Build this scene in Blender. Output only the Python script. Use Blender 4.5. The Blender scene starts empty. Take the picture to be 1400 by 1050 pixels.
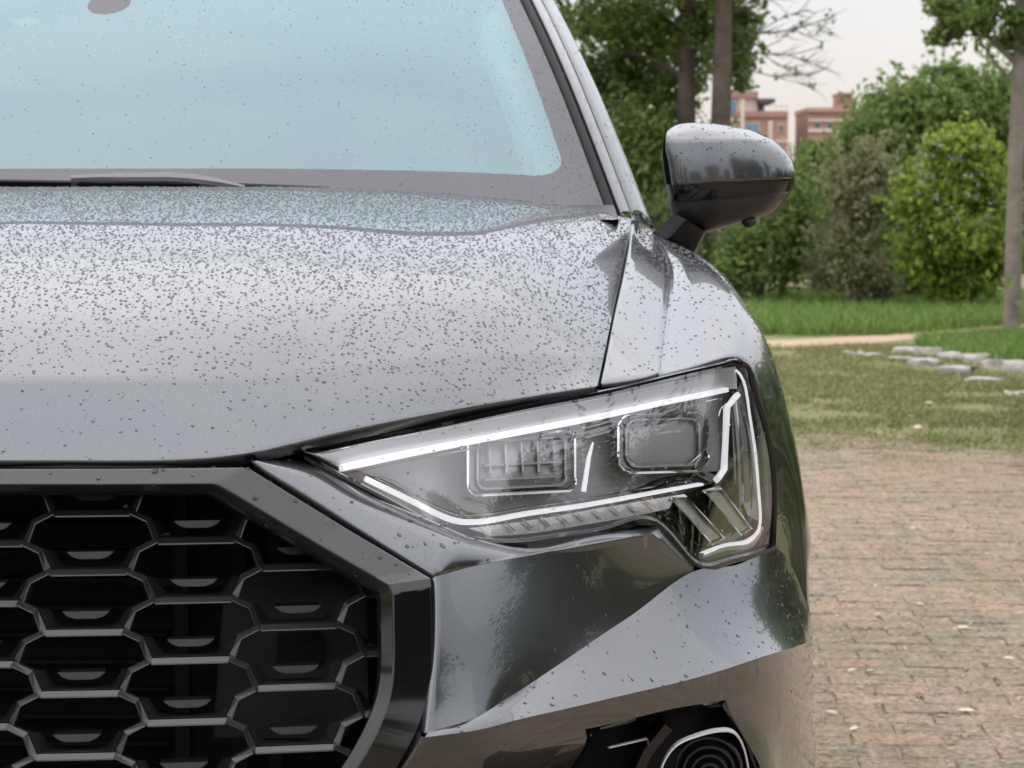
import bpy, bmesh, math, random
import numpy as np
from mathutils import Vector, Matrix

random.seed(7)
rng = np.random.default_rng(7)
R = math.radians
scene = bpy.context.scene
COL = scene.collection

# ------------------------------------------------------------------ camera
F = 3000.0                       # focal length in pixels of a 1400 px wide frame
CAMZ = 1.15
PITCH = math.atan(245.0 / F)     # horizon 245 px above the middle of the frame
cam_d = bpy.data.cameras.new("camera")
cam = bpy.data.objects.new("camera", cam_d)
COL.objects.link(cam)
cam.location = (0, 0, CAMZ)
cam.rotation_euler = (R(90) - PITCH, 0, 0)
cam_d.sensor_width = 36.0
cam_d.lens = F / 1400.0 * 36.0
cam_d.clip_start = 0.05
cam_d.clip_end = 3000
cam_d.dof.use_dof = True
cam_d.dof.focus_distance = 2.2
cam_d.dof.aperture_fstop = 18
scene.camera = cam

# ------------------------------------------------------------------ sky and sun (overcast)
SUN_EL, SUN_ROT = R(58), R(200)
world = bpy.data.worlds.new("World")
scene.world = world
world.use_nodes = True
wn, wl = world.node_tree.nodes, world.node_tree.links
wn.clear()
w_out = wn.new("ShaderNodeOutputWorld")
w_add = wn.new("ShaderNodeAddShader")
w_sky = wn.new("ShaderNodeTexSky")
w_sky.sky_type = 'NISHITA'
w_sky.sun_disc = False
w_sky.sun_elevation = SUN_EL
w_sky.sun_rotation = SUN_ROT
w_b1 = wn.new("ShaderNodeBackground"); w_b1.inputs[1].default_value = 0.05
wl.new(w_sky.outputs[0], w_b1.inputs[0])
w_tc = wn.new("ShaderNodeTexCoord")
w_sep = wn.new("ShaderNodeSeparateXYZ"); wl.new(w_tc.outputs["Generated"], w_sep.inputs[0])
w_ramp = wn.new("ShaderNodeMapRange")            # overcast sky: zenith about three times the horizon
w_ramp.inputs[1].default_value = 0.0; w_ramp.inputs[2].default_value = 1.0
w_ramp.inputs[3].default_value = 0.59; w_ramp.inputs[4].default_value = 2.6
wl.new(w_sep.outputs[2], w_ramp.inputs[0])
w_map = wn.new("ShaderNodeMapping"); w_map.inputs["Scale"].default_value = (1.2, 1.2, 2.6)
wl.new(w_tc.outputs["Generated"], w_map.inputs[0])
w_noise = wn.new("ShaderNodeTexNoise"); w_noise.inputs["Scale"].default_value = 1.7
w_noise.inputs["Detail"].default_value = 4.0; w_noise.inputs["Roughness"].default_value = 0.5
wl.new(w_map.outputs[0], w_noise.inputs["Vector"])
w_cr = wn.new("ShaderNodeValToRGB")
w_cr.color_ramp.elements[0].position = 0.34; w_cr.color_ramp.elements[0].color = (0.86, 0.885, 0.94, 1)
w_cr.color_ramp.elements[1].position = 0.66; w_cr.color_ramp.elements[1].color = (1.05, 1.05, 1.06, 1)
wl.new(w_noise.outputs[0], w_cr.inputs[0])
w_b2 = wn.new("ShaderNodeBackground")
w_tint = wn.new("ShaderNodeValToRGB")              # warm pale haze low down, neutral white above
w_tint.color_ramp.elements[0].position = 0.0; w_tint.color_ramp.elements[0].color = (1.0, 0.80, 0.71, 1)
w_tint.color_ramp.elements[1].position = 0.22; w_tint.color_ramp.elements[1].color = (1.0, 0.975, 0.955, 1)
wl.new(w_sep.outputs[2], w_tint.inputs[0])
w_mul = wn.new("ShaderNodeMix"); w_mul.data_type = 'RGBA'; w_mul.blend_type = 'MULTIPLY'; w_mul.inputs[0].default_value = 1.0
wl.new(w_cr.outputs[0], w_mul.inputs[6]); wl.new(w_tint.outputs[0], w_mul.inputs[7])
wl.new(w_mul.outputs[2], w_b2.inputs[0]); wl.new(w_ramp.outputs[0], w_b2.inputs[1])
wl.new(w_b1.outputs[0], w_add.inputs[0]); wl.new(w_b2.outputs[0], w_add.inputs[1])
wl.new(w_add.outputs[0], w_out.inputs[0])

sun_d = bpy.data.lights.new("sun", 'SUN'); sun_d.energy = 1.1; sun_d.angle = R(180); sun_d.color = (1, 0.95, 0.88)
sun = bpy.data.objects.new("sun", sun_d); COL.objects.link(sun)
sd = Vector((math.sin(SUN_ROT) * math.cos(SUN_EL), math.cos(SUN_ROT) * math.cos(SUN_EL), math.sin(SUN_EL)))
sun.rotation_euler = sd.to_track_quat('Z', 'Y').to_euler()
sun.location = (0, 0, 30)

vs = scene.view_settings
vs.view_transform = 'Standard'; vs.look = 'None'; vs.exposure = 0.0; vs.gamma = 1.0; vs.use_curve_mapping = False
cy = scene.cycles
cy.use_denoising = True
cy.max_bounces = 8; cy.diffuse_bounces = 2; cy.glossy_bounces = 4; cy.transmission_bounces = 5; cy.transparent_max_bounces = 8
cy.use_adaptive_sampling = True; cy.adaptive_threshold = 0.02
cy.caustics_reflective = False; cy.caustics_refractive = False
cy.sample_clamp_indirect = 4.0

# ------------------------------------------------------------------ material helpers
MATS = {}
def mat(name, color=(0.5, 0.5, 0.5), rough=0.5, metal=0.0, coat=0.0, coat_rough=0.03, spec=0.5, ior=1.5, var=0.0, scale=40.0, bump=0.0, bscale=None, emit=None, detail=4):
    m = bpy.data.materials.new(name); m.use_nodes = True
    nt = m.node_tree; b = nt.nodes["Principled BSDF"]
    b.inputs["Base Color"].default_value = (*color, 1); b.inputs["Roughness"].default_value = rough
    b.inputs["Metallic"].default_value = metal; b.inputs["Coat Weight"].default_value = coat
    b.inputs["Coat Roughness"].default_value = coat_rough; b.inputs["Specular IOR Level"].default_value = spec
    b.inputs["IOR"].default_value = ior
    if var > 0 or bump > 0:
        tc = nt.nodes.new("ShaderNodeTexCoord")
        n = nt.nodes.new("ShaderNodeTexNoise"); n.inputs["Scale"].default_value = scale; n.inputs["Detail"].default_value = detail
        nt.links.new(tc.outputs["Object"], n.inputs["Vector"])
        if var > 0:
            r = nt.nodes.new("ShaderNodeValToRGB")
            r.color_ramp.elements[0].position = 0.3; r.color_ramp.elements[1].position = 0.7
            r.color_ramp.elements[0].color = (*[c * (1 - var) for c in color], 1)
            r.color_ramp.elements[1].color = (*[min(1, c * (1 + var)) for c in color], 1)
            nt.links.new(n.outputs[0], r.inputs[0]); nt.links.new(r.outputs[0], b.inputs["Base Color"])
        if bump > 0:
            n2 = n
            if bscale:
                n2 = nt.nodes.new("ShaderNodeTexNoise"); n2.inputs["Scale"].default_value = bscale; n2.inputs["Detail"].default_value = 5
                nt.links.new(tc.outputs["Object"], n2.inputs["Vector"])
            bp = nt.nodes.new("ShaderNodeBump"); bp.inputs["Strength"].default_value = bump; bp.inputs["Distance"].default_value = 0.02
            nt.links.new(n2.outputs[0], bp.inputs["Height"]); nt.links.new(bp.outputs[0], b.inputs["Normal"])
    if emit:
        b.inputs["Emission Color"].default_value = (*emit[:3], 1); b.inputs["Emission Strength"].default_value = emit[3]
    MATS[name] = m
    return m

mat("paint", (0.084, 0.089, 0.097), 0.29, 0.92, coat=1.0, coat_rough=0.012, var=0.16, scale=900.0, detail=1)
mat("frame_dark", (0.024, 0.024, 0.025), 0.20, 0.35, coat=0.3, coat_rough=0.05)
mat("gloss_black", (0.005, 0.005, 0.006), 0.06, 0.0)
mat("black_plastic", (0.006, 0.006, 0.007), 0.40, bump=0.02, scale=600)
mat("grille_plastic", (0.016, 0.016, 0.018), 0.22, coat=0.2, coat_rough=0.10)
mat("chip_black", (0.008, 0.008, 0.009), 0.30, spec=0.4)
mat("dark_matte", (0.004, 0.004, 0.005), 0.8, spec=0.2)
mat("rubber", (0.005, 0.005, 0.005), 0.6, spec=0.25)
mat("sensor_panel", (0.006, 0.006, 0.007), 0.5, spec=0.18)
mat("lamp_silver", (0.62, 0.62, 0.63), 0.35, 0.25)
mat("lamp_chrome", (0.80, 0.80, 0.82), 0.10, 1.0)
mat("lamp_grey", (0.50, 0.50, 0.52), 0.45, 0.1)
mat("lamp_white", (0.85, 0.86, 0.88), 0.35, emit=(0.96, 0.98, 1.0, 0.75))
mat("lamp_dim", (0.82, 0.82, 0.80), 0.3, bump=0.3, scale=400)
mat("mirror_plastic", (0.018, 0.018, 0.019), 0.36, bump=0.03, scale=900)
mat("wiper_grey", (0.13, 0.13, 0.135), 0.5)
mat("interior_dark", (0.010, 0.0105, 0.012), 0.7, bump=0.05, scale=300)
mat("interior_light", (0.70, 0.74, 0.74), 0.8)
mat("tyre", (0.015, 0.015, 0.015), 0.8)
mat("rim", (0.35, 0.35, 0.36), 0.3, 0.9)

def glass_mat(name, tint, refl_lo, refl_hi, rtint, trans=(1, 1, 1), frit=False):
    """clear sheet: transparent body plus a coated reflection that grows with the angle"""
    m = bpy.data.materials.new(name); m.use_nodes = True
    nt = m.node_tree; nt.nodes.clear(); N = nt.nodes.new; L = nt.links.new
    out = N("ShaderNodeOutputMaterial"); mix = N("ShaderNodeMixShader"); tr = N("ShaderNodeBsdfTransparent"); gl = N("ShaderNodeBsdfGlossy")
    tr.inputs[0].default_value = (*trans, 1); gl.inputs[0].default_value = (*rtint, 1); gl.inputs["Roughness"].default_value = 0.01
    fr = N("ShaderNodeFresnel"); fr.inputs[0].default_value = 1.5
    mr = N("ShaderNodeMapRange"); mr.inputs[1].default_value = 0.04; mr.inputs[2].default_value = 1.0
    mr.inputs[3].default_value = refl_lo; mr.inputs[4].default_value = refl_hi
    L(fr.outputs[0], mr.inputs[0]); L(mr.outputs[0], mix.inputs[0])
    L(gl.outputs[0], mix.inputs[2])
    if frit:
        # black printed border on the inner face of the screen, given by the sheet's own UV (metres)
        uv = N("ShaderNodeUVMap"); sp = N("ShaderNodeSeparateXYZ"); L(uv.outputs[0], sp.inputs[0])
        def mth(op, a, b=None):
            n = N("ShaderNodeMath"); n.operation = op
            for i, v in enumerate((a, b)):
                if v is None: continue
                if isinstance(v, (int, float)): n.inputs[i].default_value = v
                else: L(v, n.inputs[i])
            return n.outputs[0]
        # UV.x = fraction of half width, UV.y = metres up the sheet
        ax = mth('ABSOLUTE', sp.outputs[0])
        rad = 0.055
        dx = mth('MAXIMUM', mth('SUBTRACT', ax, frit[0] - rad), 0.0)
        dyl = mth('SUBTRACT', frit[1] + rad, sp.outputs[1])
        dy = mth('MAXIMUM', dyl, 0.0)
        dist = mth('SQRT', mth('ADD', mth('MULTIPLY', dx, dx), mth('MULTIPLY', dy, dy)))
        m_edge = mth('GREATER_THAN', dist, rad)
        ex = mth('DIVIDE', mth('SUBTRACT', sp.outputs[0], frit[2]), frit[4]); ey = mth('DIVIDE', mth('SUBTRACT', sp.outputs[1], frit[3]), frit[5])
        m_sens = mth('LESS_THAN', mth('ADD', mth('MULTIPLY', ex, ex), mth('MULTIPLY', ey, ey)), 1.0)      # sensor patch high up in the middle
        mask = mth('MAXIMUM', m_edge, m_sens)
        bl = N("ShaderNodeBsdfDiffuse"); bl.inputs[0].default_value = (0.012, 0.012, 0.013, 1)
        m2 = N("ShaderNodeMixShader"); L(mask, m2.inputs[0]); L(tr.outputs[0], m2.inputs[1]); L(bl.outputs[0], m2.inputs[2])
        L(m2.outputs[0], mix.inputs[1])
        tm = N("ShaderNodeMix"); tm.data_type = 'RGBA'
        tm.inputs[6].default_value = (*rtint, 1); tm.inputs[7].default_value = (0.47, 0.47, 0.49, 1)
        L(mask, tm.inputs[0]); L(tm.outputs[2], gl.inputs[0])
    else:
        L(tr.outputs[0], mix.inputs[1])
    L(mix.outputs[0], out.inputs[0])
    MATS[name] = m
    return m
glass_mat("screen_glass", None, 0.18, 1.0, (0.70, 0.93, 1.0), (0.50, 0.70, 0.72), frit=(0.655, 0.088, -0.098, 0.625, 0.040, 0.050))
glass_mat("lens_clear", None, 0.13, 1.0, (0.97, 0.97, 1.0), (0.96, 0.96, 0.97))
glass_mat("side_glass", None, 0.08, 1.0, (0.95, 1.0, 1.0), (0.05, 0.06, 0.06))
def water_mat():
    """rain water, drop shading put into the colour: tinted refraction under a clear reflecting skin"""
    m = bpy.data.materials.new("water_drop"); m.use_nodes = True
    nt = m.node_tree; nt.nodes.clear(); N = nt.nodes.new
    out = N("ShaderNodeOutputMaterial"); rf = N("ShaderNodeBsdfRefraction"); gl = N("ShaderNodeBsdfGlossy"); fr = N("ShaderNodeFresnel"); mx = N("ShaderNodeMixShader")
    rf.inputs["IOR"].default_value = 1.33; rf.inputs["Roughness"].default_value = 0.0; rf.inputs[0].default_value = (0.76, 0.765, 0.78, 1)  # grey tint paints the dark look of the drops into their colour
    gl.inputs["Roughness"].default_value = 0.0; gl.inputs[0].default_value = (1, 1, 1, 1); fr.inputs[0].default_value = 1.33
    nt.links.new(fr.outputs[0], mx.inputs[0]); nt.links.new(rf.outputs[0], mx.inputs[1]); nt.links.new(gl.outputs[0], mx.inputs[2]); nt.links.new(mx.outputs[0], out.inputs[0])
    MATS["water_drop"] = m
water_mat()

# ------------------------------------------------------------------ geometry helpers
CP, SP = math.cos(PITCH), math.sin(PITCH)
def U(px, py, Y):
    """point of the place seen at (px, py) of the 1400x1050 photograph, Y metres in front of the camera"""
    a, b = (px - 700.0) / F, (525.0 - py) / F
    d = np.array([a, CP + b * SP, -SP + b * CP])
    return np.array([0, 0, CAMZ]) + d * (Y / d[1])
def project(p):
    p = np.asarray(p, float)
    x, y, z = p[..., 0], p[..., 1], p[..., 2] - CAMZ
    w = y * CP - z * SP; v = y * SP + z * CP
    return 700 + F * x / w, 525 - F * v / w
CX = -0.571                                   # the car's centre plane
CAR_LOC = np.array([CX, 3.9, 0.0])
def C(x, Y, z): return np.array([x + CX, Y, z])   # car-relative x

def tag(o, label=None, cat=None, group=None, kind=None):
    if label: o["label"] = label
    if cat: o["category"] = cat
    if group: o["group"] = group
    if kind: o["kind"] = kind
    return o
def empty(name, loc=(0, 0, 0), parent=None):
    o = bpy.data.objects.new(name, None); COL.objects.link(o); o.location = loc; o.empty_display_size = 0.1
    if parent: o.parent = parent
    return o
def origin_of(parent):
    v = np.zeros(3)
    while parent is not None:
        v = v + np.array(parent.location); parent = parent.parent
    return v
def mesh_obj(name, verts, faces, material, parent=None, smooth=True, uv=None, loc=None):
    """verts in world coordinates; stored relative to the parent's (or the thing's own) origin"""
    verts = np.asarray(verts, float)
    off = origin_of(parent) if parent is not None else (np.asarray(loc, float) if loc is not None else np.zeros(3))
    me = bpy.data.meshes.new(name)
    me.from_pydata((verts - off).tolist(), [], [list(map(int, f)) for f in faces])
    me.validate(clean_customdata=False)
    if smooth: me.polygons.foreach_set("use_smooth", [True] * len(me.polygons))
    if uv is not None:
        l = me.uv_layers.new(name="UVMap")
        vi = np.zeros(len(me.loops), int); me.loops.foreach_get("vertex_index", vi)
        l.data.foreach_set("uv", np.asarray(uv, float)[vi].ravel())
    o = bpy.data.objects.new(name, me); COL.objects.link(o)
    if material: me.materials.append(MATS[material])
    if parent is not None: o.parent = parent
    elif loc is not None: o.location = loc
    return o
def mesh_fast(name, verts, tris_or_quads, material, parent=None, loc=(0, 0, 0), smooth=False):
    verts = np.asarray(verts, np.float32); f = np.asarray(tris_or_quads, np.int32); k = f.shape[1]
    off = origin_of(parent) if parent is not None else np.asarray(loc, float)
    me = bpy.data.meshes.new(name)
    me.vertices.add(len(verts)); me.vertices.foreach_set("co", (verts - off.astype(np.float32)).ravel())
    me.loops.add(f.size); me.loops.foreach_set("vertex_index", f.ravel())
    me.polygons.add(len(f)); me.polygons.foreach_set("loop_start", np.arange(len(f), dtype=np.int32) * k)
    me.polygons.foreach_set("use_smooth", np.full(len(f), smooth))
    me.update(calc_edges=True)
    me.materials.append(MATS[material])
    o = bpy.data.objects.new(name, me); COL.objects.link(o)
    if parent is not None: o.parent = parent
    else: o.location = loc
    return o

def nat(t, v, ts):
    """natural cubic spline through (t, v) at ts"""
    n = len(t); v = np.asarray(v, float)
    if n == 2:
        w = ((ts - t[0]) / (t[1] - t[0]))[:, None]; return v[0] * (1 - w) + v[1] * w
    h = np.diff(t); A = np.zeros((n, n)); B = np.zeros((n, v.shape[1])); A[0, 0] = A[-1, -1] = 1
    for i in range(1, n - 1):
        A[i, i - 1] = h[i - 1]; A[i, i] = 2 * (h[i - 1] + h[i]); A[i, i + 1] = h[i]
        B[i] = 6 * ((v[i + 1] - v[i]) / h[i] - (v[i] - v[i - 1]) / h[i - 1])
    M = np.linalg.solve(A, B)
    j = np.clip(np.searchsorted(t, ts, 'right') - 1, 0, n - 2)
    d = (ts - t[j])[:, None]; e = (t[j + 1] - ts)[:, None]; hh = h[j][:, None]
    return (M[j] * e**3 + M[j + 1] * d**3) / (6 * hh) + (v[j] / hh - M[j] * hh / 6) * e + (v[j + 1] / hh - M[j + 1] * hh / 6) * d
def spline_axis(ctrl, n, breaks=()):
    """interpolate along axis 0, n samples per span"""
    Rn, Cn, K = ctrl.shape
    ch = np.linalg.norm(np.diff(ctrl[:, :, :3], axis=0), axis=2).mean(1); ch = np.maximum(ch, 1e-6)
    t = np.concatenate([[0], np.cumsum(ch)])
    b = [0] + sorted(breaks) + [Rn - 1]; out = []
    for s, e in zip(b[:-1], b[1:]):
        ts = np.concatenate([np.linspace(t[i], t[i + 1], n, endpoint=False) for i in range(s, e)] + [[t[e]]])
        o = nat(t[s:e + 1], ctrl[s:e + 1].reshape(e - s + 1, -1), ts).reshape(len(ts), Cn, K)
        out.append(o if e == b[-1] else o[:-1])
    return np.concatenate(out, 0)
def surf(ctrl, nr=6, nc=6, rb=(), cb=()):
    ctrl = np.asarray(ctrl, float)
    g = spline_axis(ctrl, nr, rb)
    return spline_axis(g.transpose(1, 0, 2), nc, cb).transpose(1, 0, 2)
def relax(g, it):
    """even out a net, edges held"""
    g = g.copy()
    for _ in range(it):
        g[1:-1, 1:-1] += .5 * ((g[:-2, 1:-1] + g[2:, 1:-1] + g[1:-1, :-2] + g[1:-1, 2:]) / 4 - g[1:-1, 1:-1])
    return g
def curve(pts, n=8, breaks=()):
    return spline_axis(np.asarray(pts, float)[:, None, :], n, breaks)[:, 0, :]
def grid_normals(g):
    du = np.gradient(g, axis=0); dv = np.gradient(g, axis=1)
    n = np.cross(du, dv); l = np.linalg.norm(n, axis=2, keepdims=True)
    n = n / np.maximum(l, 1e-12)
    toc = np.array([0, 0, CAMZ + 0.6]) - g
    if (n * toc).sum(2).mean() < 0: n = -n
    return n
GRIDS = {}
def panel(name, ctrl, material, parent, nr=6, nc=6, rb=(), cb=(), hem="ltrb", key=None, raw=False, mirror=False, depth=0.014, uv=None, cut=None):
    """a smooth sheet through a net of points, with a small rolled hem on the named edges (l r = first/last column, t b = first/last row)"""
    g = np.asarray(ctrl, float) if raw else surf(ctrl, nr, nc, rb, cb)
    n = grid_normals(g)
    if mirror:   # complete the left half: column 0 lies on the centre plane
        gm = g[:, :0:-1].copy(); gm[..., 0] = 2 * CX - gm[..., 0]
        nm = n[:, :0:-1].copy(); nm[..., 0] *= -1
        n[:, 0, 0] = 0
        g = np.concatenate([gm, g], 1); n = np.concatenate([nm, n], 1)
    GRIDS[key or name] = (g, n)
    Rn, Cn, _ = g.shape
    verts = g.reshape(-1, 3).tolist(); faces = []
    idx = np.arange(Rn * Cn).reshape(Rn, Cn)
    f0 = np.cross(g[1, 1] - g[0, 0], g[1, 0] - g[0, 1]); 
    mid = (Rn // 2, Cn // 2)
    flip = np.dot(np.cross(g[min(mid[0] + 1, Rn - 1), mid[1]] - g[mid[0] - 1 if mid[0] else 0, mid[1]], g[mid[0], min(mid[1] + 1, Cn - 1)] - g[mid[0], mid[1] - 1 if mid[1] else 0]), n[mid]) < 0
    for i in range(Rn - 1):
        for j in range(Cn - 1):
            if cut is not None and cut(i, j, g): continue
            q = [idx[i, j], idx[i + 1, j], idx[i + 1, j + 1], idx[i, j + 1]]
            faces.append(q[::-1] if flip else q)
    def add_hem(line, inner, nn, rev):
        nonlocal verts
        P = g[line]; N = n[line]; O = P - g[inner]
        O = O - (O * N).sum(1, keepdims=True) * N
        l = np.linalg.norm(O, axis=1, keepdims=True); O = O / np.maximum(l, 1e-9)
        prev = idx[line]
        for a, b in ((0.0012, 0.0005), (0.0022, 0.0018), (0.0025, 0.0036), (0.0022, depth)):
            base = len(verts); verts += (P + O * a - N * b).tolist()
            cur = np.arange(base, base + len(P))
            for k in range(len(P) - 1):
                q = [prev[k], prev[k + 1], cur[k + 1], cur[k]]
                faces.append(q[::-1] if (rev != flip) else q)
            prev = cur
    a = np.arange
    if 't' in hem: add_hem((np.zeros(Cn, int), a(Cn)), (np.ones(Cn, int), a(Cn)), None, False)
    if 'b' in hem: add_hem((np.full(Cn, Rn - 1), a(Cn)), (np.full(Cn, Rn - 2), a(Cn)), None, True)
    if 'l' in hem: add_hem((a(Rn), np.zeros(Rn, int)), (a(Rn), np.ones(Rn, int)), None, True)
    if 'r' in hem: add_hem((a(Rn), np.full(Rn, Cn - 1)), (a(Rn), np.full(Rn, Cn - 2)), None, False)
    uvs = None
    if uv is not None:
        uvs = np.zeros((len(verts), 2)); uvs[:Rn * Cn] = uv(g).reshape(-1, 2)
    return mesh_obj(name, verts, faces, material, parent, uv=uvs)

def bar(name, path, w, t, material, parent, face=(0, -1, 0), bevel=0.25, closed=False, as_data=False):
    """a slim bar of width w (across, seen from the front) and thickness t (into depth) along a path; w may vary"""
    P = np.asarray(path, float); n = len(P)
    w = np.full(n, w) if np.isscalar(w) else np.asarray(w, float)
    T = np.gradient(P, axis=0)
    if closed: T = (np.roll(P, -1, 0) - np.roll(P, 1, 0))
    T /= np.linalg.norm(T, axis=1, keepdims=True)
    fn = np.asarray(face, float); fn = fn / np.linalg.norm(fn)
    S = np.cross(T, fn); S /= np.maximum(np.linalg.norm(S, axis=1, keepdims=True), 1e-9)
    B = np.cross(S, T); B /= np.linalg.norm(B, axis=1, keepdims=True)
    # mitre at corners
    mit = np.ones(n)
    for i in range(n):
        a, b = P[i] - P[i - 1] if (i or closed) else None, P[(i + 1) % n] - P[i] if (i < n - 1 or closed) else None
        if a is not None and b is not None:
            c = np.dot(a, b) / max(np.linalg.norm(a) * np.linalg.norm(b), 1e-9)
            mit[i] = 1 / max(math.sqrt((1 + c) / 2), 0.6)
    prof = [(-1, 0.0), (-1, 1 - bevel), (-1 + bevel, 1), (1 - bevel, 1), (1, 1 - bevel), (1, 0.0)]
    k = len(prof); verts = []; faces = []
    for i in range(n):
        for (a, b) in prof:
            verts.append(P[i] + S[i] * a * w[i] * 0.5 * mit[i] + B[i] * (b - 0.5) * t)
    rng_n = n if closed else n - 1
    for i in range(rng_n):
        for j in range(k):
            a, b = i * k + j, i * k + (j + 1) % k
            c, d = ((i + 1) % n) * k + (j + 1) % k, ((i + 1) % n) * k + j
            faces.append([a, b, c, d])
    if not closed:
        faces.append(list(range(k))[::-1]); faces.append([(n - 1) * k + j for j in range(k)])
    if as_data: return np.array(verts), faces
    o = mesh_obj(name, verts, faces, material, parent, smooth=False)
    bm = bmesh.new(); bm.from_mesh(o.data); bmesh.ops.recalc_face_normals(bm, faces=bm.faces); bm.to_mesh(o.data); bm.free()
    return o
def tube_data(path, radii, k=8, base=0):
    P = np.asarray(path, float); n = len(P); T = np.gradient(P, axis=0); T /= np.maximum(np.linalg.norm(T, axis=1, keepdims=True), 1e-9)
    ref = np.array([0.31, 0.93, 0.2]); 
    S = np.cross(T, ref); S /= np.maximum(np.linalg.norm(S, axis=1, keepdims=True), 1e-9); B = np.cross(T, S)
    a = np.linspace(0, 2 * math.pi, k, endpoint=False)
    v = P[:, None] + (S[:, None] * np.cos(a)[None, :, None] + B[:, None] * np.sin(a)[None, :, None]) * np.asarray(radii)[:, None, None]
    f = [[base + i * k + j, base + i * k + (j + 1) % k, base + (i + 1) * k + (j + 1) % k, base + (i + 1) * k + j] for i in range(n - 1) for j in range(k)]
    return v.reshape(-1, 3), f
def tube(name, path, radii, material, parent=None, k=10, loc=None):
    radii = np.full(len(path), radii) if np.isscalar(radii) else radii
    v, f = tube_data(path, radii, k)
    n = len(path); f = f + [list(range(k))[::-1], [(n - 1) * k + j for j in range(k)]]
    return mesh_obj(name, v, f, material, parent, loc=loc)
def box_data(c, s):
    c, s = np.asarray(c, float), np.asarray(s, float) / 2
    v = [c + s * np.array(q) for q in ((-1, -1, -1), (1, -1, -1), (1, 1, -1), (-1, 1, -1), (-1, -1, 1), (1, -1, 1), (1, 1, 1), (-1, 1, 1))]
    return v, [[0, 3, 2, 1], [4, 5, 6, 7], [0, 1, 5, 4], [1, 2, 6, 5], [2, 3, 7, 6], [3, 0, 4, 7]]
def box(name, c, s, material, parent=None, bevel=0.0, loc=None):
    v, f = box_data(c, s); o = mesh_obj(name, v, f, material, parent, smooth=False, loc=loc)
    if bevel:
        bm = bmesh.new(); bm.from_mesh(o.data)
        bmesh.ops.bevel(bm, geom=bm.edges[:], offset=bevel, segments=2, affect='EDGES', profile=0.6); bm.to_mesh(o.data); bm.free()
    return o
def prism(name, poly, depth, material, parent, bevel=0.0, smooth=False):
    """closed outline (3D points, roughly facing the camera) given a thickness along +Y"""
    P = np.asarray(poly, float); n = len(P); B = P + np.array([0, depth, 0])
    faces = [list(range(n)), [n + i for i in range(n)][::-1]] + [[i, n + i, n + (i + 1) % n, (i + 1) % n] for i in range(n)]
    o = mesh_obj(name, np.concatenate([P, B]), faces, material, parent, smooth=smooth)
    bm = bmesh.new(); bm.from_mesh(o.data); bmesh.ops.recalc_face_normals(bm, faces=bm.faces)
    if bevel: bmesh.ops.bevel(bm, geom=bm.edges[:], offset=bevel, segments=2, affect='EDGES', profile=0.6)
    bm.to_mesh(o.data); bm.free()
    return o
def copy_tree(o, parent=None):
    c = o.copy(); COL.objects.link(c); c.parent = parent
    for ch in list(o.children): copy_tree(ch, c)
    return c
def mirror_part(o):
    c = copy_tree(o, o.parent); c.scale[0] = -1
    return c
def interp(x, xs, ys): return float(np.interp(x, xs, ys))

# ================================================================== THE CAR
car = empty("parked_car", CAR_LOC)
tag(car, "dark grey metallic SUV beaded with rain, parked nose on to the viewer", "car")

# ---- bonnet ------------------------------------------------------
hc0 = [(0, 1.965, .921), (0, 2.004, .954), (0, 2.045, .9865), (0, 2.14, 1.030), (0, 2.27, 1.072), (0, 2.45, 1.114), (0, 2.68, 1.149), (0, 2.88, 1.168), (0, 3.02, 1.1745)]
hc1 = [(.17, a + .005, b) for (_, a, b) in hc0]
hc2 = [(.326, 1.985, .925), (.328, 2.024, .9555), (.33, 2.069, .987), (.33, 2.158, 1.030), (.332, 2.287, 1.073), (.335, 2.465, 1.113), (.335, 2.69, 1.146), (.335, 2.89, 1.166), (.335, 3.032, 1.173)]
hc3 = [(.389, 2.018, .9360), (.392, 2.056, .963), (.395, 2.10, .991), (.40, 2.19, 1.031), (.41, 2.315, 1.072), (.42, 2.49, 1.109), (.435, 2.71, 1.14), (.445, 2.90, 1.160), (.45, 3.05, 1.168)]
hc4 = [(.503, 2.095, .9525), (.51, 2.13, .975), (.517, 2.175, 1.0), (.53, 2.26, 1.034), (.545, 2.38, 1.07), (.562, 2.55, 1.102), (.582, 2.76, 1.130), (.602, 2.94, 1.146), (.62, 3.08, 1.152)]
hood_ctrl = [[C(*c[i]) for c in (hc0, hc1, hc2, hc3, hc4)] for i in range(9)]
hood_edge = [(818, 527, 2.25), (822, 512, 2.285), (827, 488, 2.33), (834, 455, 2.41), (842, 417, 2.53), (850, 378, 2.68), (857, 343, 2.85), (862, 317, 2.99), (865, 299, 3.12)]
for i in range(9): hood_ctrl[i].append(U(hood_edge[i][0] - 2.5, *hood_edge[i][1:]))
hood = panel("bonnet", hood_ctrl, "paint", car, nr=9, nc=10, rb=(2,), hem="tbr", mirror=True)

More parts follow.
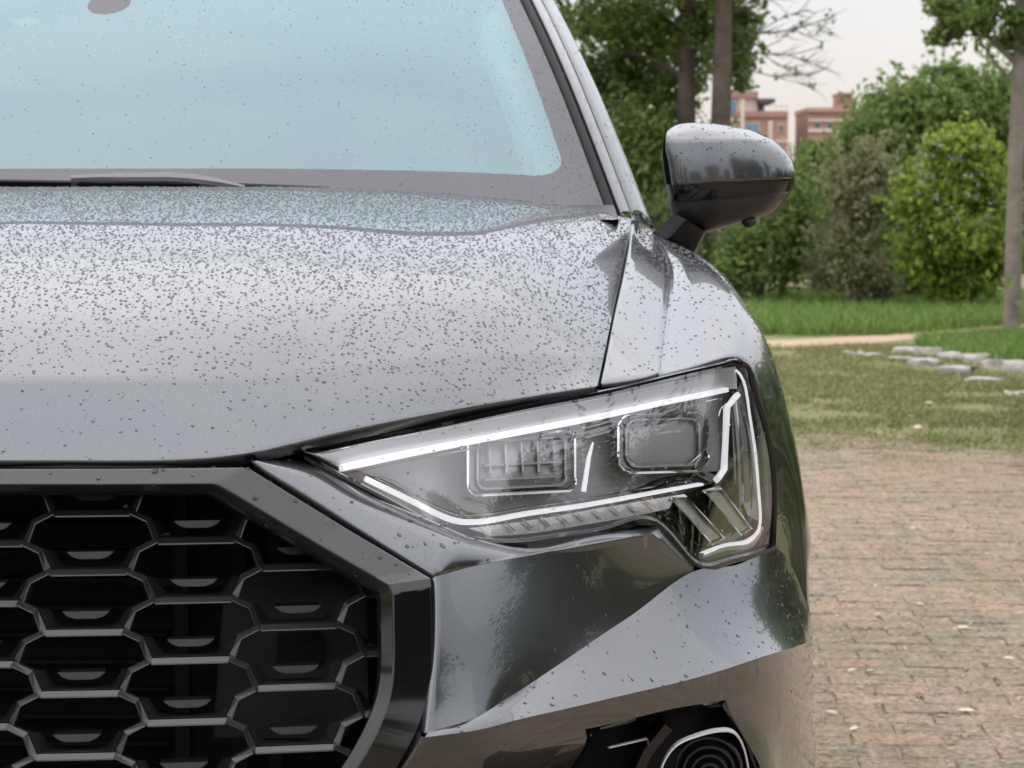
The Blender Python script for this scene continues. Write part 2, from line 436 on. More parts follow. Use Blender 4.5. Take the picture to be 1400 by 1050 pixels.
# ---- front wing --------------------------------------------------
def he(Y, dx):
    ys = [q[2] for q in hood_edge]
    return U(interp(Y, ys, [q[0] for q in hood_edge]) + dx, interp(Y, ys, [q[1] for q in hood_edge]) + 1, Y + .004)
def wing_net():
    r0 = [U(825, 528, 2.26), U(870, 517, 2.29), U(900, 509, 2.32), U(960, 497, 2.37), U(1012, 489, 2.44), U(1043, 548, 2.462), U(1056, 640, 2.478), U(1061, 742, 2.487), U(1107, 836, 2.565)]
    r1 = [C(.678, 2.40, 1.005), C(.706, 2.425, 1.003), C(.736, 2.45, .999), C(.792, 2.49, 1.005), C(.845, 2.55, 1.004), C(.882, 2.57, .945), C(.897, 2.575, .872), C(.908, 2.58, .795), C(.929, 2.62, .712)]
    def sec(Y, pts): return [C(x, Y, z) for x, z in pts]
    r2 = sec(2.72, [(.708, 1.068), (.735, 1.062), (.762, 1.052), (.812, 1.054), (.853, 1.036), (.888, .968), (.913, .895), (.930, .815), (.944, .74)])
    r3 = sec(3.0, [(.731, 1.102), (.752, 1.098), (.777, 1.086), (.813, 1.082), (.848, 1.064), (.885, 1.0), (.909, .92), (.926, .84), (.940, .76)])
    r4 = sec(3.38, [(.757, 1.140), (.765, 1.136), (.775, 1.125), (.80, 1.105), (.83, 1.075), (.875, 1.0), (.902, .92), (.920, .84), (.936, .70)])
    r0[0], r1[0], r2[0], r3[0] = he(2.26, 4), he(2.41, 3.5), he(2.72, 3.5), he(3.0, 3.5)
    return [r0, r1, r2, r3, r4]
def with_step(net):
    out_ = []
    for i, r_ in enumerate(net):
        k = (.35, .9, 1.0, 1.0, .6)[i]
        out_.append(r_[:3] + [r_[2] + np.array([.005, .001, -.0065]) * k] + [r_[3]] + r_[4:])
    return out_
wing = panel("front_wing", with_step(wing_net()), "paint", car, nr=9, nc=8, cb=(2, 3), key="wing")

# ---- lamp outline -------------------------------------------------
TOPX = [415, 440, 520, 600, 700, 818, 900, 960, 1000, 1014]
TOPY = [617, 613, 598, 583, 562, 540, 521, 507, 497, 497]
LY_X = [345, 415, 500, 600, 700, 818, 900, 960, 1010, 1040, 1060, 1080]
LY_Y = [1.995, 2.02, 2.058, 2.102, 2.157, 2.242, 2.306, 2.36, 2.415, 2.452, 2.478, 2.51]
def lampY(px, py):
    k = 0.00022 * (1 - min(1, max(0, (px - 960) / 90)))
    return interp(px, LY_X, LY_Y) - k * max(0, py - interp(px, TOPX, TOPY))
def LP(px, py, d=0.0): return U(px, py, lampY(px, py) + d)
TOP = [(415, 617), (450, 611), (520, 598), (600, 583), (660, 570.5), (718, 558.5), (775, 548), (830, 537.5), (880, 526), (925, 515), (960, 507), (990, 499.5), (1008, 496.5), (1017, 500)]
BOT = [(415, 618), (455, 643), (520, 678), (590, 716), (640, 735), (700, 740), (770, 731), (840, 718), (890, 709), (918, 733), (945, 764), (985, 766), (1030, 753), (1055, 744)]
def lens_net(d=0.0, shrink=0.0):
    rows = []
    M = 7
    for r in range(M):
        t = r / (M - 1); row = []
        for i, (a, b) in enumerate(zip(TOP, BOT)):
            s = max(0, (i - 8) / 5.0)
            px = a[0] * (1 - t) + b[0] * t + 15 * s * s * math.sin(math.pi * t)
            py = a[1] * (1 - t) + b[1] * t
            bulge = -0.006 * math.sin(math.pi * t)
            row.append(U(px, py, lampY(px, py) + bulge + d))
        rows.append(row)
    return rows
lamp = empty("headlight", (0, 0, 0), car)
panel("lens", lens_net(), "lens_clear", lamp, nr=4, nc=4, hem="", key="lens")
panel("back_shell", lens_net(0.075), "lamp_grey", lamp, nr=2, nc=3, hem="")
def outline():
    right = [(1017 + (1055 - 1017) * t + 15 * math.sin(math.pi * t), 500 + 244 * t) for t in (0.12, 0.3, 0.5, 0.7, 0.88)]
    return TOP + right + BOT[::-1][:-1]
OUT = outline()
# side wall of the lamp and its black rim
ow = [LP(x, y, -0.001) for x, y in OUT]; ob = [LP(x, y, 0.085) for x, y in OUT]
n_ = len(OUT)
mesh_obj("side_wall", ow + ob, [[i, (i + 1) % n_, n_ + (i + 1) % n_, n_ + i] for i in range(n_)], "lamp_silver", lamp, smooth=False)
low = [(x, y) for x, y in BOT]
rim_path = [LP(x, y + (5 if x < 900 else 4), 0.000) for x, y in low]
bar("lower_rim", curve(rim_path, 5), np.interp(np.linspace(0, 1, (len(rim_path) - 1) * 5 + 1), [0, .1, .35, .7, 1], [.003, .0085, .011, .0105, .007]), 0.012, "gloss_black", lamp, bevel=0.4)
up_path = [LP(x, y - 3, 0.004) for x, y in TOP]
bar("upper_rim", curve(up_path, 4), 0.0045, 0.012, "gloss_black", lamp, bevel=0.4)
rt = [LP(x + 3.0, y, 0.0) for x, y in [(1008, 494), (1018, 500)] + OUT[len(TOP):len(TOP) + 5] + [(1055, 744)]]
bar("outer_rim", curve(rt, 4), 0.006, 0.010, "gloss_black", lamp, bevel=0.4)
# upper silver ledge between the rim and the white light bar
def quad_strip(name, top, bot, d0, d1, material, parent=lamp, n=5):
    a = curve([LP(x, y, d0) for x, y in top], n); b = curve([LP(x, y, d1) for x, y in bot], n)
    g = np.stack([a, a * .5 + b * .5, b])
    m = len(a); v = g.reshape(-1, 3); f = [[r * m + i, (r + 1) * m + i, (r + 1) * m + i + 1, r * m + i + 1] for r in range(2) for i in range(m - 1)]
    o = mesh_obj(name, v, f, material, parent)
    return o
quad_strip("upper_ledge", [(430, 620), (520, 601), (600, 586), (700, 566), (818, 544), (900, 525), (985, 505)], [(466, 640), (540, 623), (600, 611), (700, 592), (818, 569), (900, 552), (985, 535)], 0.010, 0.026, "lamp_silver")
# white light bars
lb1 = [(466, 640), (540, 624), (640, 604), (740, 585), (818, 570), (900, 552), (960, 540), (992, 533)]
bar("light_bar", curve([LP(x, y, 0.022) for x, y in lb1], 4), np.linspace(.0066, .0052, 29), 0.008, "lamp_white", lamp)
lb2 = [(500, 655), (540, 674), (580, 694), (618, 711), (636, 714), (700, 706), (780, 694), (860, 680), (920, 669), (958, 662)]
bar("light_bar", curve([LP(x, y, 0.020) for x, y in lb2], 4), np.interp(np.linspace(0, 1, 37), [0, .35, .45, 1], [.0046, .0052, .0048, .0030]), 0.008, "lamp_white", lamp)
lb3 = [(1008, 540), (994, 557), (992, 600), (990, 642), (980, 656)]
bar("light_bar", [LP(x, y, 0.018) for x, y in lb3], 0.0062, 0.008, "lamp_white", lamp)
bar("light_bar", curve([LP(x, y, 0.012) for x, y in [(1006, 506), (1012, 512), (1024, 560), (1033, 620), (1038, 680), (1038, 722), (1030, 734), (1000, 744), (960, 757)]], 4), 0.0027, 0.006, "lamp_white", lamp)
bar("light_blade", [LP(810, 607, 0.03), LP(805, 625, 0.026), LP(798, 671, 0.024)], [.002, .0042, .0052], 0.006, "lamp_white", lamp)
for pts, dd in (([(474, 648), (540, 634), (640, 614), (740, 595), (818, 580), (900, 562), (985, 544)], .030), ([(512, 652), (545, 667), (585, 686), (622, 702), (640, 704), (700, 697), (780, 685), (860, 671), (940, 657)], .028),
                ([(440, 619), (520, 602), (600, 587), (700, 567), (818, 545), (900, 527), (985, 508)], .009), ([(1000, 548), (984, 562), (982, 600), (980, 636)], .024), ([(1014, 552), (1024, 600), (1028, 660), (1026, 712)], .02)):
    bar("guide_line", curve([LP(x, y, dd) for x, y in pts], 4), 0.0014, 0.004, "lamp_chrome", lamp)
# ribbed indicator strip under the lower bar, bent into two fingers
quad_strip("indicator_strip", [(640, 722), (700, 715), (780, 702), (860, 688), (925, 677)], [(672, 733), (720, 730), (790, 719), (860, 707), (915, 695)], 0.024, 0.016, "lamp_dim")
for i in range(9):
    x = 690 + i * 24
    y = interp(x, [640, 925], [720, 677])
    bar("indicator_rib", [LP(x, y + 1, 0.018), LP(x + 14, y + 13, 0.012)], 0.0013, 0.004, "lamp_chrome", lamp)
def finger(p, n):
    prism("indicator_finger", [LP(x, y, 0.022) for x, y in p], 0.01, "lamp_dim", lamp)
    q = p + [p[0]]
    bar("finger_edge", [LP(x, y, 0.018) for x, y in q], 0.0014, 0.006, "lamp_chrome", lamp)
finger([(917, 681), (937, 678), (990, 734), (973, 743)], 0)
finger([(963, 672), (985, 667), (1027, 722), (1012, 730)], 1)
# dark well behind the fingers and at the foot of the second projector
prism("dark_well", [LP(x, y, 0.040) for x, y in [(893, 700), (925, 680), (985, 655), (1010, 660), (1040, 728), (960, 758)]], 0.01, "gloss_black", lamp)
quad_strip("dark_sill", [(862, 672), (900, 655), (940, 647), (986, 644)], [(870, 678), (905, 672), (945, 664), (986, 657)], 0.038, 0.024, "gloss_black")
prism("outer_reflector", [LP(x, y, 0.034) for x, y in [(1000, 552), (1014, 520), (1030, 570), (1040, 640), (1042, 716), (1022, 704), (1004, 656)]], 0.006, "lamp_silver", lamp)
quad_strip("corner_ledge", [(955, 512), (985, 504), (1006, 501)], [(955, 534), (985, 531), (1008, 532)], 0.010, 0.026, "lamp_silver")
bar("lower_hook", curve([LP(x, y, 0.012) for x, y in [(1041, 722), (1034, 736), (1002, 748), (958, 760)]], 4), [.005] * 4 + [.0062] * 5 + [.0055] * 4, 0.006, "lamp_dim", lamp)
# fluted reflector between the inner and outer bars
for i in range(7):
    t = i / 6
    bar("reflector_flute", curve([LP(1003 + 8 * t, 545 + 8 * t, 0.03), LP(1008 + 18 * t, 600, 0.03 - .004 * t), LP(1012 + 24 * t, 690 - 10 * t, 0.028)], 4), 0.0034, 0.006, "lamp_chrome" if i % 3 == 1 else "lamp_silver", lamp)
# projectors
def rrect(cx, cy, w, h, r, skew=0.0, n=5, lean=0.0):
    pts = []
    for k, (sx, sy) in enumerate(((1, -1), (1, 1), (-1, 1), (-1, -1))):
        for j in range(n):
            a = R(-90 + 90 * k + 90 * j / (n - 1))
            x = cx + sx * (w / 2 - r) + r * math.cos(a); y = cy + sy * (h / 2 - r) + r * math.sin(a)
            pts.append((x + lean * (y - cy), y + skew * (x - cx)))
    return pts
def projector(cx, cy, w, h, r, skew, rich):
    P1 = rrect(cx, cy, w, h, r, skew); P2 = rrect(cx, cy, w * .82, h * .80, r * .8, skew)
    bar("projector_frame", [LP(x, y, 0.036) for x, y in P1], 0.0030, 0.014, "lamp_chrome", lamp, closed=True)
    bar("projector_frame", [LP(x, y, 0.046) for x, y in P2], 0.0024, 0.012, "lamp_silver", lamp, closed=True)
    n = len(P1); a = [LP(x, y, 0.040) for x, y in P1]; b = [LP(x, y, 0.050) for x, y in P2]
    mesh_obj("projector_funnel", a + b, [[i, (i + 1) % n, n + (i + 1) % n, n + i] for i in range(n)], "lamp_silver", lamp, smooth=False)
    # domed lens
    M = 6; rows = []
    for i in range(M + 1):
        t = i / M; s = math.cos(t * math.pi / 2)
        rows.append([LP(cx + (x - cx) * s, cy + (y - cy) * s, 0.054 - 0.010 * math.sin(t * math.pi / 2)) for x, y in P2])
    v = [p for r_ in rows for p in r_]; f = [[i * n + j, i * n + (j + 1) % n, (i + 1) * n + (j + 1) % n, (i + 1) * n + j] for i in range(M) for j in range(n)]
    mesh_obj("projector_lens", v, f, "lamp_grey", lamp)
    if rich:
        for k in range(5):
            x = cx - w * .30 + k * w * .15
            bar("reflector_rib", [LP(x, cy - h * .34 + skew * (x - cx), 0.040), LP(x + 2, cy + h * .18 + skew * (x - cx), 0.040)], 0.0022 + .0012 * (k % 2), 0.006, "lamp_silver", lamp)
        for dy in (.02, .26):
            bar("reflector_rib", [LP(cx - w * .36, cy + h * dy + skew * (-w * .36), 0.040), LP(cx + w * .36, cy + h * dy + skew * w * .36, 0.040)], 0.0024, 0.006, "lamp_silver", lamp)
for pts in ([(862, 582), (905, 575), (950, 572)], [(858, 628), (870, 638), (940, 636), (956, 622)], [(948, 640), (966, 610), (966, 585)]):
    bar("lens_edge", [LP(x, y, 0.041) for x, y in pts], 0.0013, 0.004, "lamp_chrome", lamp)
projector(713, 632, 146, 82, 14, -0.05, True)
projector(906, 604, 122, 80, 20, -0.03, False)
lamp_r = mirror_part(lamp)

# ---- bumper -------------------------------------------------------
E0 = [(345, 631, 1.972), (400, 663, 1.972), (470, 707, 1.972), (540, 752, 1.970), (597, 788, 1.974), (640, 776, 2.01), (760, 752, 2.09), (850, 735.5, 2.165), (892, 729, 2.21), (947, 778, 2.275)]
E1 = [(350, 630, 1.974), (414, 649, 1.988), (475, 682, 1.993), (545, 715, 1.997), (622, 751, 2.005), (682, 758, 2.045), (775, 744, 2.115), (855, 731, 2.182), (897, 728, 2.22), (949, 777, 2.283)]
E2 = [(352, 627, 2.035), (425, 626, 2.05), (500, 669, 2.066), (570, 708, 2.09), (645, 744, 2.118), (700, 749, 2.14), (780, 738, 2.18), (858, 723, 2.23), (900, 719, 2.26), (951, 775, 2.30)]
bumper = empty("front_bumper", (0, 0, 0), car)
def lin_panel(name, rows, material, parent, nr, nc, cb, hem, key):
    g = relax(surf([[U(*p) for p in r_] for r_ in rows], nr, nc, (), cb), {"shelf2": 500, "face": 600}.get(key, 0))
    return panel(name, g, material, parent, raw=True, hem=hem, key=key)
lin_panel("lamp_shelf", [E0, E1, E2], "paint", bumper, 6, 6, (4, 8), "t", "shelf")
FT = [(597, 788, 1.974), (640, 776, 2.01), (700, 764, 2.048), (760, 752, 2.09), (850, 735.5, 2.165), (892, 729, 2.21), (947, 778, 2.275)]
FM = [(597, 890, 1.938), (636, 880, 1.971), (695, 862, 2.018), (755, 838, 2.066), (842, 800, 2.144), (886, 778, 2.196), (948, 779.5, 2.276)]
FV = [(585, 1001, 1.902), (640, 985, 1.932), (690, 957, 1.986), (750, 918, 2.044), (832, 862, 2.128), (880, 829, 2.186), (949, 781, 2.277)]
lin_panel("face", [FT, FM, FV], "paint", bumper, 10, 8, (5,), "l", "face")
SV = [(585, 1001, 1.902), (640, 985, 1.932), (690, 957, 1.986), (750, 918, 2.044), (832, 862, 2.128), (880, 829, 2.186), (949, 781, 2.277), (1005, 773, 2.37), (1060, 750, 2.482), (1107, 838, 2.566)]
SM = [(583, 1004.5, 1.899), (644, 993, 1.925), (695, 977, 1.969), (760, 945, 2.026), (842, 908, 2.101), (900, 884, 2.154), (970, 850, 2.226), (1024, 836, 2.300), (1073, 824, 2.42), (1109, 855, 2.572)]
SL = [(581, 1008, 1.897), (648, 999, 1.917), (700, 986, 1.951), (765, 971, 2.000), (850, 951, 2.066), (915, 936, 2.120), (988, 916, 2.192), (1036, 900, 2.256), (1082, 886, 2.375), (1111, 874, 2.578)]
lin_panel("upper_shelf", [SV, SM, SL], "paint", bumper, 8, 8, (), "r", "shelf2")
# below the crease, leaning back towards the ground; the intake is cut out of it
L0 = SL
L1 = [(566, 1034, 1.90), (645, 1024, 1.924), (700, 1014, 1.961), (800, 997, 2.048), (870, 981, 2.100), (925, 968, 2.142), (992, 957, 2.204), (1040, 947, 2.268), (1086, 940, 2.385), (1113, 940, 2.585)]
L2 = [(528, 1090, 1.91), (630, 1082, 1.955), (690, 1080, 2.0), (765, 1075, 2.09), (850, 1070, 2.145), (930, 1060, 2.19), (1040, 1050, 2.245), (1066, 1046, 2.305), (1093, 1045, 2.415), (1116, 1050, 2.60)]
L3 = [(500, 1230, 1.95), (600, 1240, 1.99), (680, 1240, 2.03), (755, 1240, 2.11), (850, 1240, 2.17), (935, 1235, 2.22), (1046, 1225, 2.28), (1072, 1215, 2.34), (1096, 1200, 2.45), (1117, 1200, 2.62)]
L4 = [(480, 1560, 2.02), (600, 1560, 2.04), (680, 1560, 2.07), (760, 1550, 2.14), (850, 1540, 2.20), (935, 1520, 2.25), (1030, 1490, 2.33), (1060, 1470, 2.41), (1090, 1440, 2.52), (1112, 1400, 2.64)]
NC = 8
def cut_intake(i, j, g):
    return 3 * NC <= j < 6 * NC and 6 <= i < 18
lowp = panel("lower_face", surf([[U(*p) for p in r_] for r_ in (L0, L1, L2, L3, L4)], 6, NC), "paint", bumper, raw=True, hem="rl", key="lower", cut=cut_intake)
bumper_r = mirror_part(bumper)

# ---- grille surround ----------------------------------------------
def frame_rows():
    O = [(-169, 641, 1.962), (150, 641, 1.963), (330, 639, 1.966), (342, 641, 1.967), (360, 652, 1.967), (470, 720, 1.964), (570, 780, 1.954), (589, 791, 1.946), (590, 803, 1.942), (591, 880, 1.933), (586, 950, 1.921), (570, 1000, 1.909), (545, 1045, 1.90), (505, 1100, 1.895), (430, 1180, 1.90), (-175, 1190, 1.89)]
    dc = [.015, .015, .0155, .0165, .0165, .0163, .0148, .0115, .0105, .0105, .0105, .0105, .011, .012, .013, .015]
    cxy = [(-170, 662), (150, 662), (290, 661), (298, 663), (318, 674), (425, 738), (515, 790), (531, 799), (537, 812), (538, 880), (533, 950), (519, 992), (497, 1035), (463, 1085), (400, 1155), (-180, 1165)]
    Cc = [(x, y, o[2] - d) for (x, y), o, d in zip(cxy, O, dc)]
    ixy = [(-169, 672), (150, 672), (284, 671), (292, 674), (312, 685), (415, 747), (502, 798), (517, 808), (519, 818), (520, 880), (515, 948), (502, 985), (480, 1027), (447, 1075), (385, 1140), (-180, 1150)]
    I = [(x, y, c[2] + .009) for (x, y), c in zip(ixy, Cc)]
    D = [(x - (2 if x > 0 else 0), y + 4, Yv + 0.006) for x, y, Yv in I]
    D2 = [(x - 4 if x > 0 else x, y + 7, Yv + 0.075) for x, y, Yv in I]
    B = [(x, y - (2 if y < 700 else 0), Yv + 0.05) for x, y, Yv in O]
    return B, O, Cc, I, D, D2
def rounder(r_):
    """turn the lower corner of the octagon into an even bend"""
    return r_[:9] + [tuple(q) for q in curve(r_[9:15], 4)] + r_[15:]
fB, fO, fC, fI, fD, fD2 = [rounder(r_) for r_ in frame_rows()]
def poly_band(name, rows, material, parent, mirror=True, smooth=False, key=None, ends=(True, True)):
    g = np.array([[U(*p) for p in r_] for r_ in rows])
    if key: GRIDS[key] = (g, grid_normals(g))
    if ends[0]: g[:, 0, 0] = CX
    if ends[1]: g[:, -1, 0] = CX
    v = g.reshape(-1, 3).tolist(); m = g.shape[1]
    f = [[r_ * m + i, (r_ + 1) * m + i, (r_ + 1) * m + i + 1, r_ * m + i + 1] for r_ in range(len(rows) - 1) for i in range(m - 1)]
    gm = g.copy(); gm[..., 0] = 2 * CX - gm[..., 0]; b = len(v); v += gm.reshape(-1, 3).tolist()
    f += [[b + q for q in p][::-1] for p in f[:]]
    o = mesh_obj(name, v, f, material, parent, smooth=smooth)
    bm = bmesh.new(); bm.from_mesh(o.data); bmesh.ops.remove_doubles(bm, verts=bm.verts, dist=1e-5); bmesh.ops.recalc_face_normals(bm, faces=bm.faces)
    bm.to_mesh(o.data); bm.free()
    if material == "gloss_black":
        o.data.polygons.foreach_set("use_smooth", [True] * len(o.data.polygons)); o.data.set_sharp_from_angle(angle=R(14))
    return o
grille = empty("grille", (0, 0, 0), car)
fr2 = poly_band("surround_side", [r_[7:] for r_ in (fB, fO, fC, fI, fD)], "gloss_black", grille, ends=(False, True))
fr = poly_band("surround", [r_[:8] for r_ in (fB, fO, fC, fI, fD)], "frame_dark", grille, key="frame", ends=(True, False))
md = fr2.modifiers.new("bevel", 'BEVEL'); md.width = 0.0012; md.segments = 2; md.limit_method = 'ANGLE'; md.angle_limit = R(12)
md = fr.modifiers.new("bevel", 'BEVEL'); md.width = 0.0016; md.segments = 2; md.limit_method = 'ANGLE'; md.angle_limit = R(12)
poly_band("inner_lip", [fD, fD2], "black_plastic", grille)

# ---- grille cells --------------------------------------------------
SPX = 0.0945
def cell_pos(ix, kz):
    x = SPX * ix - 0.004 * (1 if ix else 0) * 0
    z = 0.8190 - 0.0502 * kz
    Y = 1.967 - 0.0245 * kz - 0.006 + 0.26 * x * x - 0.26 * 0.185**2
    return C(x, Y, z)
def cell_mesh():
    """one open cup: a rounded front edge of seven points, a trough behind it"""
    prof = [(-.0600, .0275), (-.0435, .0195), (-.0372, .0035), (-.0345, 0.0), (.0345, 0.0), (.0372, .0035), (.0435, .0195), (.0600, .0275)]
    front = np.array([(x, 0.0, z) for x, z in prof])
    # ridge bar with rounded nose
    T = np.gradient(front, axis=0); T /= np.linalg.norm(T, axis=1, keepdims=True)
    Nn = np.stack([T[:, 2], np.zeros(8), -T[:, 0]], 1)      # points outwards (down/out)
    if Nn[3, 2] > 0: Nn = -Nn
    th = 0.0080
    ring = [(-.5, .016), (-.5, .0042), (-.40, .0026), (.22, -.0020), (.38, -.0022), (.5, .0005), (.5, .020)]
    verts = []; faces = []
    for i in range(8):
        tk = th * (.72 if i in (0, 7) else (.85 if i in (1, 6) else 1.0))
        for a, d in ring:
            verts.append(front[i] + Nn[i] * (a * tk) + np.array([0, d, 0]))
    k = len(ring)
    for i in range(7):
        for j in range(k - 1):
            faces.append([i * k + j, i * k + j + 1, (i + 1) * k + j + 1, (i + 1) * k + j])
    # trough: only between the knees, from the ridge's inner side back and up to a narrower sill
    sel = [1, 2, 3, 4, 5, 6]
    back = np.array([(-.0345, .030, .0200), (-.0270, .030, .0085), (-.0235, .030, .0058), (.0235, .030, .0058), (.0270, .030, .0085), (.0345, .030, .0200)])
    b0 = len(verts); verts += [front[i] - Nn[i] * 0.45 * th + np.array([0, .002, 0]) for i in sel]
    b1 = len(verts); verts += [p for p in back]
    for i in range(5): faces.append([b0 + i, b1 + i, b1 + i + 1, b0 + i + 1])
    return np.array(verts), faces
cv, cf = cell_mesh()
cell_me = bpy.data.meshes.new("grille_cell"); cell_me.from_pydata(cv.tolist(), [], cf); cell_me.materials.append(MATS["grille_plastic"])
bm = bmesh.new(); bm.from_mesh(cell_me); bmesh.ops.recalc_face_normals(bm, faces=bm.faces); bm.to_mesh(cell_me); bm.free()
chip_pts = [(-.0215, .0185), (.0215, .0185), (.0165, .0140), (.010, .0118), (-.010, .0118), (-.0165, .0140)]
ch_v = [(x, .010 + (0.0185 - z) * -0.15, z) for x, z in chip_pts] + [(x * .96, .030, z + .002) for x, z in chip_pts]
ch_f = [[5, 4, 3, 2, 1, 0]] + [[i, (i + 1) % 6, 6 + (i + 1) % 6, 6 + i] for i in range(6)]
chip_me = bpy.data.meshes.new("grille_chip"); chip_me.from_pydata(ch_v, [], ch_f); chip_me.materials.append(MATS["chip_black"])
bm = bmesh.new(); bm.from_mesh(chip_me); bmesh.ops.recalc_face_normals(bm, faces=bm.faces)
bmesh.ops.bevel(bm, geom=bm.edges[:], offset=0.0006, segments=2, affect='EDGES'); bm.to_mesh(chip_me); bm.free()

def ip(a): return U(*a)
clip_planes = []   # the inside of the surround, extended along the car's axis
inner_pts = [ip(p) for p in fI]
for a, b in ((0, 2), (3, 6), (8, 9), (13, 21), (21, 29)):
    A, B = inner_pts[a], inner_pts[b]
    if a == 0: A = A.copy(); A[2] = B[2]
    nrm = np.cross(B - A, np.array([0, 1.0, 0.0])); nrm /= np.linalg.norm(nrm)
    mid = C(0.1, 1.95, 0.72)
    if np.dot(mid - A, nrm) > 0: nrm = -nrm      # outward
    clip_planes.append((A, nrm))
off = CAR_LOC
def place_cell(me, name, ix, kz):
    for sgn in ((1, -1) if ix else (1,)):
        p = cell_pos(ix, kz); yaw = math.atan(0.45 * SPX * ix)
        M = Matrix.Translation(Vector(p)) @ Matrix.Rotation(yaw, 4, 'Z') @ Matrix.Rotation(R(-8), 4, 'X')
        pts = np.array([M @ v.co for v in me.vertices])
        need = [(A, n) for A, n in clip_planes if ((pts - A) @ n).max() > -0.001]
        if any(((pts - A) @ n).min() > -0.004 for A, n in clip_planes): return
        use = me
        if need:
            use = me.copy(); bm = bmesh.new(); bm.from_mesh(use); bm.transform(M)
            for A, n in need:
                g = bm.verts[:] + bm.edges[:] + bm.faces[:]
                bmesh.ops.bisect_plane(bm, geom=g, plane_co=Vector(A + n * 0.004), plane_no=Vector(n), clear_outer=True)
            bm.transform(M.inverted()); nv = len(bm.verts); bm.to_mesh(use); bm.free()
            if nv < 6: return
        o = bpy.data.objects.new(name, use); COL.objects.link(o); o.parent = grille
        M2 = Matrix.Translation(Vector(p - off)) @ Matrix.Rotation(yaw, 4, 'Z') @ Matrix.Rotation(R(-8), 4, 'X')
        if sgn < 0: M2 = Matrix.Scale(-1, 4, Vector((1, 0, 0))) @ M2
        o.matrix_local = M2
for ix in range(0, 6):
    for kk in range(-2, 10):
        kz = kk + (0.5 if ix % 2 else 0.0)
        place_cell(cell_me, "grille_cell", ix, kz)
        place_cell(chip_me, "grille_chip", ix, kz)
# what stands behind the grille
def backing(name, x0, x1, z0, z1, Y, material, parent=grille, d=0.01):
    return box(name, C((x0 + x1) / 2, Y + d / 2, (z0 + z1) / 2), (x1 - x0, d, z1 - z0), material, parent)
backing("radiator", -0.41, 0.41, 0.36, 0.885, 2.14, "dark_matte")
for i in range(16):
    backing("radiator_fin", -0.26, 0.235, 0.46 + i * .027, 0.463 + i * .027, 2.115, "dark_matte", d=0.02)
for x in (0.245, 0.30, 0.335):
    backing("strut", x, x + .014, 0.40, 0.90, 2.09, "dark_matte", d=0.02)
backing("cross_strut", 0.20, 0.30, 0.785, 0.793, 2.085, "dark_matte")
sp = prism("sensor_panel", [U(x, y, Yv) for x, y, Yv in [(305, 800, 2.06), (345, 772, 2.07), (470, 772, 2.07), (505, 815, 2.06), (508, 960, 2.02), (470, 1010, 2.0), (290, 1010, 2.0)]], 0.01, "sensor_panel", grille, bevel=0.003)
sw = prism("sensor_window", [U(x, y, Yv - .012) for x, y, Yv in [(379, 866, 2.04), (440, 864, 2.04), (442, 872, 2.04), (442, 902, 2.03), (436, 908, 2.03), (384, 909, 2.03), (378, 904, 2.03)]], 0.004, "dark_matte", grille)
for o in (sp, sw): mirror_part(o)
# black sheet standing in for shade in every gap: bonnet to grille, bonnet to lamp, lamp to wing
gt = [(-169, 600, 2.02), (330, 598, 2.03), (430, 580, 2.065), (600, 552, 2.16), (818, 522, 2.30), (900, 512, 2.38), (1000, 500, 2.48)]
gm_ = [(-169, 636, 1.992), (330, 634, 1.998), (420, 620, 2.045), (600, 572, 2.115), (818, 535, 2.275), (900, 517, 2.35), (1004, 496, 2.46)]
gb = [(-169, 680, 2.04), (330, 670, 2.05), (430, 660, 2.12), (600, 610, 2.19), (818, 570, 2.33), (900, 550, 2.40), (1004, 520, 2.50)]
gap_sheet = panel("gap_shade_sheet", [[U(*p) for p in r_] for r_ in (gt, gm_, gb)], "dark_matte", car, nr=4, nc=4, hem="")
mirror_part(gap_sheet)
gut = [[U(x + dx, y + 2, Y + dd) for dx, dd in ((-9, .03), (0, .012), (9, .03))] for x, y, Y in hood_edge]
gutter = panel("bonnet_gutter", gut, "dark_matte", car, nr=3, nc=2, hem=""); mirror_part(gutter)
# ribbed rubber seal seen in the gap over the lamp
seal_p = [(470, 604), (560, 585), (660, 565), (760, 545), (818, 535)]
seal = bar("bonnet_seal", curve([U(x, y, lampY(x, y + 12) + 0.018) for x, y in seal_p], 5), 0.0045, 0.006, "rubber", car, bevel=0.4)
mirror_part(seal)

# ---- lower intake --------------------------------------------------
intake = empty("air_intake", (0, 0, 0), car)
gl, nl = GRIDS["lower"]
def ring_of(i0, i1, j0, j1):
    a = [gl[i0, j] for j in range(j0, j1 + 1)] + [gl[i, j1] for i in range(i0 + 1, i1 + 1)] + [gl[i1, j] for j in range(j1 - 1, j0 - 1, -1)] + [gl[i, j0] for i in range(i1 - 1, i0, -1)]
    return np.array(a)
ring = ring_of(6, 18, 3 * NC, 6 * NC)
cen = ring.mean(0)
def sample(i, j):
    i0, j0 = int(min(i, gl.shape[0] - 2)), int(min(j, gl.shape[1] - 2)); s, t = i - i0, j - j0
    return gl[i0, j0] * (1 - s) * (1 - t) + gl[i0 + 1, j0] * s * (1 - t) + gl[i0 + 1, j0 + 1] * s * t + gl[i0, j0 + 1] * (1 - s) * t
ij = [(6, j) for j in range(3 * NC, 6 * NC + 1)] + [(i, 6 * NC) for i in range(7, 19)] + [(18, j) for j in range(6 * NC - 1, 3 * NC - 1, -1)] + [(i, 3 * NC) for i in range(17, 6, -1)]
def inset(di, dj, dy): return np.array([sample(min(max(i, 6 + di), 18 - di), min(max(j, 3 * NC + dj), 6 * NC - dj)) for i, j in ij]) + np.array([0, dy, 0])
r_in = inset(.7, .8, .010); r_in2 = inset(1.0, 1.1, .055)
n = len(ring)
